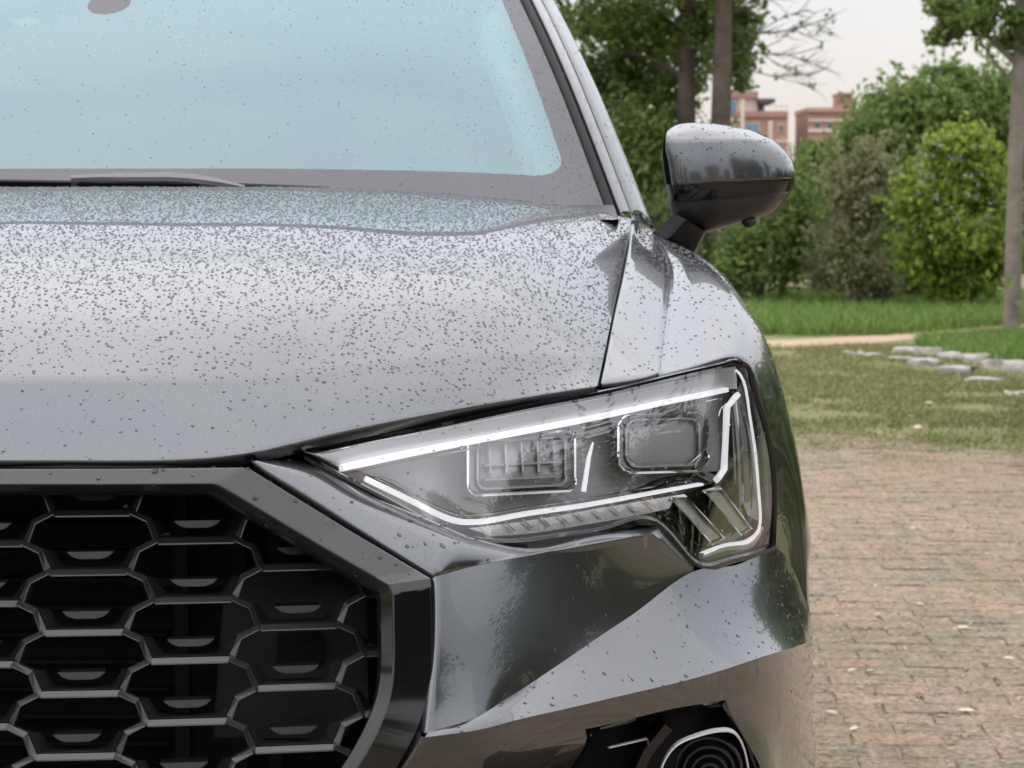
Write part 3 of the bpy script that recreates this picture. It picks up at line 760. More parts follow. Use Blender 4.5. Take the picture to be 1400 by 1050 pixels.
def loops(name, rings, material, parent, cap=False):
    v = np.concatenate(rings); m = len(rings[0])
    f = [[k * m + i, k * m + (i + 1) % m, (k + 1) * m + (i + 1) % m, (k + 1) * m + i] for k in range(len(rings) - 1) for i in range(m)]
    if cap: f.append([(len(rings) - 1) * m + i for i in range(m)])
    o = mesh_obj(name, v, f, material, parent, smooth=False)
    bm = bmesh.new(); bm.from_mesh(o.data); bmesh.ops.recalc_face_normals(bm, faces=bm.faces); bm.to_mesh(o.data); bm.free()
    return o
loops("surround", [ring + [0, .003, 0], r_in, r_in2], "gloss_black", intake)
loops("back_plate", [r_in2 + [0, -.004, 0], cen + (r_in2 - cen) * .3 + np.array([0, 0.02, 0])], "dark_matte", intake, cap=True)
bar("divider", [U(912, 986, 2.150), U(884, 1020, 2.150), U(862, 1065, 2.150), U(846, 1130, 2.16)], 0.012, 0.05, "gloss_black", intake)
bar("trim_line", [U(832, 1022, 2.12), U(884, 1010, 2.14)], 0.0016, 0.004, "lamp_silver", intake)
bz = [(900, 1075, 2.150), (908, 1040, 2.150), (925, 1018, 2.155), (945, 1008, 2.165), (990, 998, 2.20), (1004, 1002, 2.215), (1014, 1016, 2.225), (1024, 1060, 2.235), (1030, 1110, 2.24)]
bar("lamp_bezel", curve([U(*p) for p in bz], 5), 0.0026, 0.008, "lamp_silver", intake, bevel=0.4)
lc = U(968, 1052, 2.215)
for i, (r_, dd) in enumerate(((.034, 0.0), (.026, -.006), (.018, -.010), (.010, -.014))):
    a = np.linspace(0, 2 * math.pi, 28, endpoint=False)
    path = lc + np.stack([np.cos(a) * r_, np.full(28, dd), np.sin(a) * r_], 1)
    bar("sensor_ring", path, 0.004, 0.010, "black_plastic", intake, closed=True, bevel=0.4)
mirror_part(intake)

# ---- windscreen, pillar, roof ---------------------------------------
ws = [[C(0, 3.08, 1.150), C(.25, 3.095, 1.150), C(.50, 3.15, 1.146), C(.66, 3.22, 1.138), C(.716, 3.262, 1.133)],
      [C(0, 3.38, 1.355), C(.245, 3.395, 1.354), C(.475, 3.445, 1.349), C(.605, 3.505, 1.341), C(.650, 3.54, 1.336)],
      [C(0, 3.80, 1.565), C(.22, 3.812, 1.563), C(.42, 3.85, 1.555), C(.53, 3.895, 1.545), C(.574, 3.92, 1.54)]]
def ws_uv(g):
    d = np.linalg.norm(np.diff(g, axis=0), axis=2); s = np.concatenate([np.zeros((1, g.shape[1])), np.cumsum(d, 0)], 0)
    half = g[:, -1:, 0] - CX
    return np.stack([(g[..., 0] - CX) / half * 0.70, s], 2)
screen = panel("windscreen", ws, "screen_glass", car, nr=16, nc=10, hem="", mirror=True, uv=ws_uv)
WS, WN = GRIDS["windscreen"]
edge = WS[:, -1]
def off_edge(dx, dy, dz): return edge + np.array([dx, dy, dz])
def sweep_panel(name, offs, material, hem="", key=None):
    g = np.stack([off_edge(*o_) for o_ in offs], 1)
    return panel(name, g, material, car, raw=True, hem=hem, key=key)
p1 = sweep_panel("screen_seal", [(-.003, 0, -.004), (-.001, 0, .004), (.006, .002, .007), (.012, .006, .003), (.014, .008, -.012)], "rubber")
def dense(offs, n=5): return [tuple(p) for p in curve(offs, n)]
p2 = sweep_panel("roof_pillar", dense([(.014, .010, -.002), (.018, .012, .006), (.026, .018, .008), (.031, .022, .007)], 4), "paint", key="pillar_a")
p3 = sweep_panel("roof_pillar", dense([(.033, .022, .004), (.037, .024, .0085), (.050, .034, .006), (.062, .055, -.004), (.072, .09, -.025), (.078, .125, -.055)], 4), "paint", key="pillar_b")
for o in (p1, p2, p3): mirror_part(o)
top = WS[-1]
half = top[len(top) // 2:]
roof = [[p + np.array([0, .004, .002]) for p in half[::8]]]
for Y, zc, hw in ((4.4, 1.60, .585), (5.0, 1.595, .57), (5.6, 1.55, .55), (6.0, 1.49, .53)):
    roof.append([C(hw * t, Y + .03 * t, zc - .035 * t * t - .02 * t**4) for t in np.linspace(0, 1, len(roof[0]))])
panel("roof", roof, "paint", car, nr=5, nc=3, mirror=True)
# side of the body, side windows, tail (beyond what the photo shows, plain)
def side_sec(Y, top_z, top_x, hip=.0): return [C(top_x, Y, top_z), C(.78, Y, 1.10), C(.86, Y, 1.03), C(.915, Y, .92), C(.925, Y, .76), C(.915, Y, .52), C(.90, Y, .34), C(.86, Y, .26)]
body = panel("body_side", [side_sec(Y, 1.13, x)[0:] for Y, x in ((3.40, .757), (4.0, .765), (4.6, .765), (5.2, .755), (5.7, .74), (6.15, .68))], "paint", car, nr=4, nc=4)
mirror_part(body)
win = [[C(.752, 3.34, 1.128), C(.762, 4.0, 1.14), C(.765, 4.7, 1.14), C(.757, 5.3, 1.14), C(.745, 5.8, 1.15)],
       [C(.700, 3.54, 1.285), C(.712, 4.05, 1.34), C(.71, 4.7, 1.35), C(.70, 5.3, 1.34), C(.70, 5.75, 1.30)],
       [C(.590, 3.93, 1.525), C(.60, 4.3, 1.545), C(.60, 4.8, 1.55), C(.585, 5.3, 1.53), C(.56, 5.75, 1.49)]]
sw_ = panel("side_window", win, "side_glass", car, nr=4, nc=4, hem="")
mirror_part(sw_)
rail = [[C(.570, 3.90, 1.548), C(.588, 4.4, 1.572), C(.588, 4.9, 1.572), C(.575, 5.4, 1.545), C(.545, 6.0, 1.468)], [C(.585, 3.90, 1.545), C(.612, 4.4, 1.566), C(.612, 4.9, 1.565), C(.60, 5.4, 1.535), C(.565, 6.0, 1.46)], [C(.600, 3.90, 1.50), C(.622, 4.4, 1.50), C(.622, 4.9, 1.50), C(.612, 5.4, 1.47), C(.60, 6.0, 1.38)]]
rl = panel("roof_rail", rail, "paint", car, nr=3, nc=4, hem=""); mirror_part(rl)
rq = panel("rear_quarter", [[C(.745, 5.55, 1.13), C(.74, 5.9, 1.13), C(.69, 6.18, 1.14)], [C(.69, 5.6, 1.33), C(.68, 5.9, 1.32), C(.62, 6.12, 1.30)], [C(.60, 5.6, 1.50), C(.58, 5.85, 1.47), C(.545, 6.03, 1.46)]], "paint", car, nr=3, nc=3, hem=""); mirror_part(rq)
tail = panel("tail", [[C(x, 6.15 - .05 * (x / .6)**2 + (.06 if z < 1.2 else 0), z) for x in (0, .25, .5, .68)] for z in (.35, .7, 1.0, 1.15)] , "paint", car, nr=3, nc=3, mirror=True)
rear_glass = panel("rear_window", [[C(x, Y, z) for x in (0, .25, .45, .56)] for Y, z in ((6.19, 1.15), (6.1, 1.32), (6.0, 1.47))], "side_glass", car, nr=3, nc=3, mirror=True, hem="")
box("floor_pan", C(0, 4.1, .28), (1.70, 3.9, .10), "dark_matte", car)
def wheel(x, Y):
    w = empty("wheel", tuple(C(x, Y, .345) - CAR_LOC), car)
    a = np.linspace(0, 2 * math.pi, 40, endpoint=False)
    c = C(x, Y, .345)
    def circ(r, dx): return c + np.stack([np.full(40, dx), np.cos(a) * r, np.sin(a) * r], 1)
    s = 1 if x > 0 else -1
    loops("tyre", [circ(.235, -.10 * s), circ(.32, -.105 * s), circ(.345, -.08 * s), circ(.345, .08 * s), circ(.32, .105 * s), circ(.245, .10 * s)], "tyre", w)
    loops("rim", [circ(.248, .098 * s), circ(.232, .085 * s), circ(.225, -.06 * s)], "rim", w)
    for k in range(5):
        t = 2 * math.pi * k / 5
        d = np.array([0, math.cos(t), math.sin(t)])
        bar("spoke", [c + d * .03 + [.07 * s, 0, 0], c + d * .228 + [.08 * s, 0, 0]], [.07, .05], .02, "rim", w, face=(s, 0, 0))
    loops("hub", [circ(.05, .085 * s), circ(.045, .05 * s)], "rim", w)
for x, Y in ((.79, 2.86), (-.79, 2.86), (.79, 5.5), (-.79, 5.5)): wheel(x, Y)
liner = []
for t in np.linspace(R(-10), R(190), 16):
    liner.append([C(x, 2.86 - .40 * math.cos(t), .345 + .40 * math.sin(t)) for x in (.55, .75, .90)])
lin = panel("wheel_liner", liner, "dark_matte", car, nr=1, nc=1, hem=""); mirror_part(lin)

# ---- cowl and wiper --------------------------------------------------
cowl = [[C(x, Y, z) for x in (0, .25, .5, .66, .72)] for Y, z in ((3.00, 1.13), (3.06, 1.128), (3.14, 1.138), (3.24, 1.15))]
panel("cowl", cowl, "black_plastic", car, nr=2, nc=3, mirror=True, hem="")
def on_screen(px, py, lift):
    # point of the screen seen at (px, py), lifted off the glass
    qx, qy = project(WS); d = (qx - px)**2 + (qy - py)**2
    i, j = np.unravel_index(np.argmin(d), d.shape)
    return U(px, py, WS[i, j, 1] - lift)
wp = empty("wiper", (0, 0, 0), car)
bar("wiper_arm", [on_screen(97, 247, .012), on_screen(140, 245, .018), on_screen(175, 244.5, .022), on_screen(230, 244, .022), on_screen(262, 246, .02), on_screen(300, 252, .018), on_screen(335, 260, .016)], [.011, .013, .017, .018, .017, .012, .006], .014, "wiper_grey", wp, face=(0, -.6, .8), bevel=0.35)
bar("wiper_blade", [on_screen(-150, 251, .008), on_screen(0, 252, .008), on_screen(120, 254, .008), on_screen(300, 256, .008), on_screen(450, 262, .008)], .006, .014, "rubber", wp, face=(0, -.6, .8))

# ---- cabin -----------------------------------------------------------
dash = [[C(x, Y, z) for x in (-.70, -.45, 0, .45, .70)] for Y, z in ((3.22, 1.09), (3.40, 1.12), (3.62, 1.125), (3.74, 1.07), (3.76, .80))]
panel("dashboard", dash, "interior_dark", car, nr=3, nc=4, hem="")
hump = [[C(.36 + .17 * u, Y, 1.10 + h * max(0, 1 - u * u)) for u in (-1, -.6, 0, .6, 1)] for Y, h in ((3.42, .0), (3.56, .10), (3.72, .12), (3.78, .09))]
panel("instrument_hood", hump, "interior_dark", car, nr=4, nc=4, hem="")
a = np.linspace(0, 2 * math.pi, 40, endpoint=False)
sc_ = C(.36, 3.93, 1.04)
bar("steering_wheel", sc_ + np.stack([np.cos(a) * .185, np.sin(a) * .07, np.sin(a) * .17], 1), .028, .026, "interior_dark", car, closed=True, face=(0, -1, .4))
for x in (-.36, .36):
    seat = empty("seat", (0, 0, 0), car)
    panel("backrest", [[C(x + u, Y + abs(u) * -.1, z) for u in (-.24, -.12, 0, .12, .24)] for Y, z in ((4.30, .62), (4.38, .90), (4.50, 1.18))], "interior_dark", seat, nr=3, nc=3)
    box("headrest", C(x, 4.56, 1.30), (.26, .10, .17), "interior_dark", seat, bevel=.03)
trim = np.stack([edge + np.array([-.010, .012, -.008]), edge + np.array([-.075, .055, -.02]), edge + np.array([-.085, .11, -.06])], 1)
box("bench_light_block", C(0, 5.28, .98), (1.42, .16, .86), "interior_dark", car, bevel=.04)  # dark bench-like block added to stop light through the rear gaps
box("parcel_shelf", C(0, 5.62, 1.16), (1.34, .60, .03), "interior_dark", car)
tr_ = panel("pillar_trim", trim, "interior_light", car, raw=True, hem="")
mirror_part(tr_)
panel("headliner", [[C(x, Y, z - .03 - (.07 if x > .56 else 0)) for x in (0, .2, .4, .53, .60)] for Y, z in ((3.86, 1.56), (4.4, 1.58), (5.2, 1.57), (5.9, 1.48))], "interior_dark", car, nr=3, nc=3, mirror=True, hem="")
rv = empty("rear_view_mirror", (0, 0, 0), car)
rc = U(143, -8, 3.72)
prism("housing", [rc + np.array([math.cos(t) * .048, 0, math.sin(t) * .034]) for t in np.linspace(0, 2 * math.pi, 24, endpoint=False)], .03, "interior_dark", rv, bevel=.006)

# ---- door mirror ------------------------------------------------------
dm = empty("door_mirror", (0, 0, 0), car)
RY = [168, 170, 174, 181, 192, 206, 222, 236, 247, 258, 270, 284, 297, 307, 314, 318]
LX = [938, 926, 918, 911, 907, 905.5, 907, 909, 911, 913, 915, 918, 922, 936, 952, 962]
RX = [966, 988, 1008, 1032, 1056, 1072, 1081, 1085.5, 1086.5, 1085, 1080, 1070, 1054, 1020, 985, 966]
DY = [.085, .066, .050, .030, .008, .004, .001, 0, 0, .001, .004, .010, .02, .032, .045, .055]
US = [0, .03, .10, .25, .45, .65, .82, .93, .98, 1.0]
UB = [.070, .030, .013, .003, 0, .004, .012, .030, .055, .085]
def mrow(r, tilt, inset=0):
    # lower edge of the painted cap tilts up towards the outside
    row = []
    for u, b in zip(US, UB):
        px = LX[r] + inset + (RX[r] - LX[r] - inset) * u
        py = RY[r] + tilt * (u - .5)
        row.append(U(px, py, 3.19 + b * (1 - .7 * (inset > 0) * (u < .2)) + DY[r]))
    return row
def trows(a, b): return [mrow(r, np.interp(RY[r], [168, 190, 247, 270, 300, 318], [0, -2, -11, -13, -10, 0])) for r in range(a, b + 1)]
panel("cap", [mrow(r, np.interp(RY[r], [168, 190, 247], [0, -2, -11]), 8 * min(1, max(0, (RY[r] - 178) / 40))) for r in range(9)], "paint", dm, nr=4, nc=5, rb=(4,), hem="b", key="mcap", depth=.006)
mid_ = np.array(trows(8, 10)) + np.array([0, .003, 0]); panel("trim_band", mid_, "gloss_black", dm, nr=4, nc=5, hem="b", depth=.006)
low_ = np.array(trows(10, 15)) + np.array([0, .004, 0]); panel("lower_shell", low_, "mirror_plastic", dm, nr=4, nc=5, hem="")
allr = surf(trows(0, 15), 4, 5)
loop_ = np.concatenate([allr[:, 0], allr[::-1, -1]])
lb_ = loop_.mean(0) + (loop_ - loop_.mean(0)) * .97; lb_[:, 1] = 3.31
loops("back_shell", [loop_, lb_, loop_.mean(0) + (lb_ - loop_.mean(0)) * np.array([.9, 1, .9])], "mirror_plastic", dm)
gl_ = loop_.mean(0) + (lb_ - loop_.mean(0)) * np.array([.9, 1, .9])
mesh_obj("mirror_glass", gl_, [list(range(len(gl_)))], "lamp_chrome", dm, smooth=False)
stalk = [[U(922, 292, 3.22), U(938, 300, 3.20), U(963, 316, 3.22), U(968, 312, 3.28), U(940, 290, 3.30)],
         [U(900, 312, 3.25), U(918, 322, 3.22), U(946, 350, 3.25), U(955, 344, 3.32), U(920, 312, 3.34)],
         [U(878, 326, 3.28), U(893, 340, 3.25), U(918, 375, 3.28), U(930, 370, 3.36), U(895, 330, 3.38)]]
loops("stalk", [np.array(s_) for s_ in stalk], "mirror_plastic", dm)
v = []; f = []
cc = U(1024, 303, 3.25)
for i in range(7):
    for j in range(12):
        th, ph = math.pi * i / 6, 2 * math.pi * j / 12
        v.append(cc + np.array([math.sin(th) * math.cos(ph) * .0115, math.sin(th) * math.sin(ph) * .013, math.cos(th) * .0095]))
for i in range(6):
    for j in range(12): f.append([i * 12 + j, (i + 1) * 12 + j, (i + 1) * 12 + (j + 1) % 12, i * 12 + (j + 1) % 12])
mesh_obj("camera_pod", v, f, "mirror_plastic", dm)
mirror_part(dm)
wing_r = mirror_part(wing)

# ---- rain drops ---------------------------------------------------------
K = 7
ang = np.linspace(0, 2 * math.pi, K, endpoint=False)
dome = np.concatenate([np.stack([np.cos(ang), np.sin(ang), np.full(K, -.05)], 1), np.stack([np.cos(ang) * .88, np.sin(ang) * .88, np.full(K, .30)], 1), np.stack([np.cos(ang + .4) * .5, np.sin(ang + .4) * .5, np.full(K, .54)], 1), [[0, 0, .60]]])
dome_f = []
for r_ in range(2):
    for j in range(K):
        a_, b_, c_, d_ = r_ * K + j, r_ * K + (j + 1) % K, (r_ + 1) * K + (j + 1) % K, (r_ + 1) * K + j
        dome_f += [[a_, b_, c_], [a_, c_, d_]]
dome_f += [[2 * K + j, 2 * K + (j + 1) % K, 3 * K] for j in range(K)]
dome_f = np.array(dome_f)
def rain(key, parent, per_m2, rmin, rmax, weight=None, power=2.5, half=None, name="raindrops"):
    g, n = GRIDS[key]
    A, B, Cq, D = g[:-1, :-1], g[1:, :-1], g[1:, 1:], g[:-1, 1:]
    area = (np.linalg.norm(np.cross(B - A, Cq - A), axis=2) + np.linalg.norm(np.cross(Cq - A, D - A), axis=2)) / 2
    w = area.copy()
    if weight is not None: w = w * weight((A + Cq) / 2)
    N = int(w.sum() * per_m2)
    if N < 1: return
    pick = rng.choice(w.size, N, p=(w / w.sum()).ravel())
    i, j = np.unravel_index(pick, w.shape); s, t = rng.random((2, N))
    s_, t_ = s[:, None], t[:, None]
    def bl(q): return q[i, j] * (1 - s_) * (1 - t_) + q[i + 1, j] * s_ * (1 - t_) + q[i + 1, j + 1] * s_ * t_ + q[i, j + 1] * (1 - s_) * t_
    P = bl(g); Nn = bl(n); Nn /= np.linalg.norm(Nn, axis=1, keepdims=True)
    r_ = rmin + (rmax - rmin) * rng.random(N)**power
    # drops that touch have run together: keep one per little patch, the larger ones first
    od = np.argsort(-r_); P, Nn, r_ = P[od], Nn[od], r_[od]
    keep = np.ones(N, bool); seen = {}
    cs = .0030
    ck = np.floor(P / cs).astype(int)
    for q in range(N):
        kx, ky, kz = ck[q]
        for ax_ in (-1, 0, 1):
            for ay_ in (-1, 0, 1):
                for az_ in (-1, 0, 1):
                    for o_ in seen.get((kx + ax_, ky + ay_, kz + az_), ()):
                        if ((P[q] - P[o_])**2).sum() < (1.08 * (r_[q] + r_[o_]))**2: keep[q] = False; break
                    if not keep[q]: break
                if not keep[q]: break
            if not keep[q]: break
        if keep[q]: seen.setdefault((kx, ky, kz), []).append(q)
    P, Nn, r_ = P[keep], Nn[keep], r_[keep]; N = len(P)
    tx = np.cross(Nn, np.array([.3, .2, .9])); tx /= np.linalg.norm(tx, axis=1, keepdims=True); ty = np.cross(Nn, tx)
    spin = rng.random(N) * 6.28; el = 1 + .45 * rng.random(N)**2
    ax = (tx * np.cos(spin)[:, None] + ty * np.sin(spin)[:, None]); ay = np.cross(Nn, ax)
    wob = 1 + .16 * (rng.random((N, len(dome))) - .5)
    hgt = .75 + .5 * rng.random(N)
    V = P[:, None] + r_[:, None, None] * (ax[:, None] * (dome[None, :, 0] * wob * el[:, None])[..., None] + ay[:, None] * (dome[None, :, 1] * wob)[..., None] + Nn[:, None] * (dome[None, :, 2] * hgt[:, None])[..., None])
    Fs = dome_f[None] + (np.arange(N) * len(dome))[:, None, None]
    o = mesh_fast(name, V.reshape(-1, 3), Fs.reshape(-1, 3), "water_drop", parent, smooth=True)
    o["kind"] = "stuff"
    return o
def hood_w(p):   # fewer drops on the steep front lip, most on the flat rear; the half beyond the frame stays sparse
    x = p[..., 0] - CX
    return np.interp(p[..., 1], [1.95, 2.05, 2.07, 2.15, 2.3, 2.6, 3.1], [.07, .11, .30, .55, .85, 1.0, 1.1]) * np.interp(np.abs(x), [.45, .75], [1, .5]) * np.interp(x, [-.35, -.2], [.15, 1])
rain("bonnet", hood, 60000, .00040, .00190, hood_w, 2.4)
rain("windscreen", screen, 2600, .0004, .0014, lambda p: np.interp(np.abs(p[..., 0] - CX), [.4, .58, .64], [.9, 1.8, 6]) * np.interp(p[..., 0] - CX, [-.35, -.2], [.2, 1]), 2.2)
rain("wing", wing, 9000, .00045, .0019, lambda p: np.interp(p[..., 1], [2.3, 2.6, 2.85, 3.2], [.30, .6, 2.6, 4.5]) * (p[..., 2] > .93), 2.5)
rain("lens", lamp, 3600, .0004, .0017, lambda p: np.interp(p[..., 2], [.75, .98], [.5, 1.6]), 3)
rain("shelf", bumper, 5200, .0005, .0026, lambda p: (p[..., 0] < -.03) * 1.0 + .1, 3)
rain("face", bumper, 1300, .0004, .0016, None, 2.5)
rain("shelf2", bumper, 4200, .0005, .0021, None, 3.0)
rain("lower", bumper, 120, .0005, .0017, lambda p: p[..., 2] > .55, 2)
rain("frame", grille, 3600, .0006, .0029, lambda p: (p[..., 2] > .80) * 1.0, 2.8)
rain("pillar_a", p2, 5200, .0005, .0019); rain("pillar_b", p3, 4600, .0005, .0019)
rain("mcap", dm, 7500, .0005, .0020, lambda p: (p[..., 1] < 3.27) * 1.0, 2)
def rain_cells():
    Vs = []
    for o in [c for c in grille.children if c.name.startswith("grille_cell")]:
        p = np.array(o.matrix_local.translation) + off
        if p[0] < CX - .02: continue
        for q in range(9):
            x = rng.uniform(-.032, .032); d = rng.uniform(.002, .024); r_ = rng.uniform(.0005, .0013)
            z = .0035 + d * .45
            Vs.append(p + np.array([x * (1 - d * 12), d, z]) + dome * r_)
    N = len(Vs)
    Fs = dome_f[None] + (np.arange(N) * len(dome))[:, None, None]
    mesh_fast("raindrops", np.array(Vs).reshape(-1, 3), Fs.reshape(-1, 3), "water_drop", grille, smooth=True)["kind"] = "stuff"
rain_cells()
# ================================================================== THE PLACE
def G(px, py, z=-0.02):
    """ground point seen at (px, py)"""
    a, b = (px - 700.0) / F, (525.0 - py) / F
    d = np.array([a, CP + b * SP, -SP + b * CP]); t = (z - CAMZ) / d[2]
    return np.array([0, 0, CAMZ]) + d * t
def at(px, py, Y): return U(px, py, Y)

def ramp_mat(name, stops, scale, rough=0.9, bump=0.5, bscale=60, detail=8, scale2=None, stops2=None, dist=0.02):
    m = bpy.data.materials.new(name); m.use_nodes = True; nt = m.node_tree; b = nt.nodes["Principled BSDF"]
    b.inputs["Roughness"].default_value = rough; b.inputs["Specular IOR Level"].default_value = 0.25
    tc = nt.nodes.new("ShaderNodeTexCoord"); n = nt.nodes.new("ShaderNodeTexNoise")
    n.inputs["Scale"].default_value = scale; n.inputs["Detail"].default_value = detail; n.inputs["Roughness"].default_value = .6
    nt.links.new(tc.outputs["Object"], n.inputs["Vector"])
    r = nt.nodes.new("ShaderNodeValToRGB"); cr = r.color_ramp
    while len(cr.elements) < len(stops): cr.elements.new(0.5)
    for e, (p, c) in zip(cr.elements, stops): e.position = p; e.color = (*c, 1)
    nt.links.new(n.outputs[0], r.inputs[0]); col = r.outputs[0]
    if scale2:
        n2 = nt.nodes.new("ShaderNodeTexNoise"); n2.inputs["Scale"].default_value = scale2; n2.inputs["Detail"].default_value = 6
        nt.links.new(tc.outputs["Object"], n2.inputs["Vector"])
        r2 = nt.nodes.new("ShaderNodeValToRGB"); c2 = r2.color_ramp
        while len(c2.elements) < len(stops2): c2.elements.new(0.5)
        for e, (p, c) in zip(c2.elements, stops2): e.position = p; e.color = (*c, 1)
        nt.links.new(n2.outputs[0], r2.inputs[0])
        mx = nt.nodes.new("ShaderNodeMix"); mx.data_type = 'RGBA'; mx.blend_type = 'MULTIPLY'; mx.inputs[0].default_value = 1
        nt.links.new(col, mx.inputs[6]); nt.links.new(r2.outputs[0], mx.inputs[7]); col = mx.outputs[2]
    nt.links.new(col, b.inputs["Base Color"])
    n3 = nt.nodes.new("ShaderNodeTexNoise"); n3.inputs["Scale"].default_value = bscale; n3.inputs["Detail"].default_value = 6
    nt.links.new(tc.outputs["Object"], n3.inputs["Vector"])
    bp = nt.nodes.new("ShaderNodeBump"); bp.inputs["Strength"].default_value = bump; bp.inputs["Distance"].default_value = dist
    nt.links.new(n3.outputs[0], bp.inputs["Height"]); nt.links.new(bp.outputs[0], b.inputs["Normal"])
    MATS[name] = m; return m
ramp_mat("lawn", [(.34, (.27, .215, .14)), (.48, (.21, .195, .10)), (.62, (.165, .19, .07))], 0.9, scale2=22, stops2=[(.3, (.6, .6, .6)), (.7, (1.25, 1.25, 1.15))])
ramp_mat("path_sand", [(.3, (.38, .28, .19)), (.7, (.48, .36, .26))], 2.0)
ramp_mat("joint_soil", [(.3, (.245, .195, .150)), (.55, (.270, .215, .165)), (.75, (.205, .188, .118))], 3.0)
ramp_mat("stone", [(.3, (.40, .38, .35)), (.7, (.54, .52, .49))], 9.0, scale2=60, stops2=[(.3, (.75, .75, .75)), (.7, (1.1, 1.1, 1.1))])
ramp_mat("bark", [(.3, (.055, .042, .035)), (.7, (.13, .10, .085))], 6.0, bump=0.9, bscale=14)
ramp_mat("bark_pale", [(.3, (.15, .125, .105)), (.7, (.27, .235, .20))], 5.0, bump=0.9, bscale=14)
ramp_mat("brick_wall", [(.3, (.34, .205, .165)), (.7, (.42, .265, .215))], 0.6, bump=0.1)
ramp_mat("brick_wall_dark", [(.3, (.28, .165, .145)), (.7, (.35, .21, .18))], 0.6, bump=0.1)
ramp_mat("plaster", [(.3, (.50, .42, .38)), (.7, (.58, .50, .46))], 0.6, bump=0.1)
mat("window_blue", (.10, .20, .30), .15); mat("window_dark", (.05, .06, .08), .15); mat("roof_dark", (.06, .065, .08), .6)

def island_mat(name, stops, rough=.55, trans=0.45, obj_random=False, bump=0.0, grit=None):
    """colour chosen per leaf / blade / brick"""
    m = bpy.data.materials.new(name); m.use_nodes = True; nt = m.node_tree; N = nt.nodes.new; L = nt.links.new
    b = nt.nodes["Principled BSDF"]; out = nt.nodes["Material Output"]
    b.inputs["Roughness"].default_value = rough; b.inputs["Specular IOR Level"].default_value = 0.3
    gi = N("ShaderNodeNewGeometry"); src = gi.outputs["Random Per Island"]
    if obj_random:
        oi = N("ShaderNodeObjectInfo"); ad = N("ShaderNodeMath"); ad.operation = 'ADD'; fr_ = N("ShaderNodeMath"); fr_.operation = 'FRACT'
        L(src, ad.inputs[0]); L(oi.outputs["Random"], ad.inputs[1]); L(ad.outputs[0], fr_.inputs[0]); src = fr_.outputs[0]
    r = N("ShaderNodeValToRGB"); cr = r.color_ramp
    while len(cr.elements) < len(stops): cr.elements.new(0.5)
    for e, (p, c) in zip(cr.elements, stops): e.position = p; e.color = (*c, 1)
    L(src, r.inputs[0]); col = r.outputs[0]
    if grit:
        tc = N("ShaderNodeTexCoord")
        for sc_, lo, hi in grit:
            n = N("ShaderNodeTexNoise"); n.inputs["Scale"].default_value = sc_; n.inputs["Detail"].default_value = 6; n.inputs["Roughness"].default_value = .65
            L(gi.outputs["Position"], n.inputs["Vector"])
            r2 = N("ShaderNodeValToRGB"); r2.color_ramp.elements[0].position = .35; r2.color_ramp.elements[1].position = .65
            r2.color_ramp.elements[0].color = (*lo, 1); r2.color_ramp.elements[1].color = (*hi, 1); L(n.outputs[0], r2.inputs[0])
            mx = N("ShaderNodeMix"); mx.data_type = 'RGBA'; mx.blend_type = 'MULTIPLY'; mx.inputs[0].default_value = 1
            L(col, mx.inputs[6]); L(r2.outputs[0], mx.inputs[7]); col = mx.outputs[2]
        bp = N("ShaderNodeBump"); bp.inputs["Strength"].default_value = bump; bp.inputs["Distance"].default_value = .01
        L(n.outputs[0], bp.inputs["Height"]); L(bp.outputs[0], b.inputs["Normal"])
    L(col, b.inputs["Base Color"])
    if trans:
        t = N("ShaderNodeBsdfTranslucent"); L(col, t.inputs[0]); mx = N("ShaderNodeMixShader"); mx.inputs[0].default_value = trans
        L(b.outputs[0], mx.inputs[1]); L(t.outputs[0], mx.inputs[2]); L(mx.outputs[0], out.inputs[0])
    MATS[name] = m; return m
island_mat("leaf_dark", [(0, (.070, .105, .038)), (.5, (.125, .168, .060)), (1, (.210, .255, .100))])
island_mat("leaf_mid", [(0, (.095, .150, .042)), (.5, (.170, .245, .070)), (1, (.270, .345, .110))])
island_mat("leaf_olive", [(0, (.180, .188, .098)), (.5, (.265, .275, .145)), (1, (.37, .37, .20))])
island_mat("leaf_bright", [(0, (.105, .165, .030)), (.35, (.210, .300, .050)), (.7, (.300, .395, .066)), (1, (.400, .480, .100))])  # darkest stop puts the bush's inner shade into random leaves
island_mat("grass_blade", [(0, (.120, .150, .045)), (.4, (.170, .205, .060)), (.75, (.225, .250, .085)), (1, (.34, .28, .14))], trans=.25)
island_mat("verge_blade", [(0, (.105, .180, .038)), (.5, (.155, .250, .052)), (1, (.215, .310, .078))], trans=.25)
island_mat("dry_bit", [(0, (.30, .24, .16)), (.6, (.22, .17, .11)), (1, (.45, .40, .30))], trans=0)
island_mat("petal", [(0, (.45, .40, .60)), (1, (.62, .58, .72))], trans=.3)
island_mat("paver", [(0, (.312, .230, .184)), (.25, (.292, .232, .188)), (.5, (.268, .226, .192)), (.75, (.312, .245, .192)), (1, (.244, .212, .188))], rough=.85, trans=0, obj_random=True,
           bump=.6, grit=[(1.1, (.82, .86, .76), (1.10, 1.07, 1.06)), (14, (.74, .74, .71), (1.2, 1.17, 1.15)), (60, (.55, .54, .51), (1.34, 1.31, 1.27))])
mat("pale_leaf", (.60, .54, .42), .7)

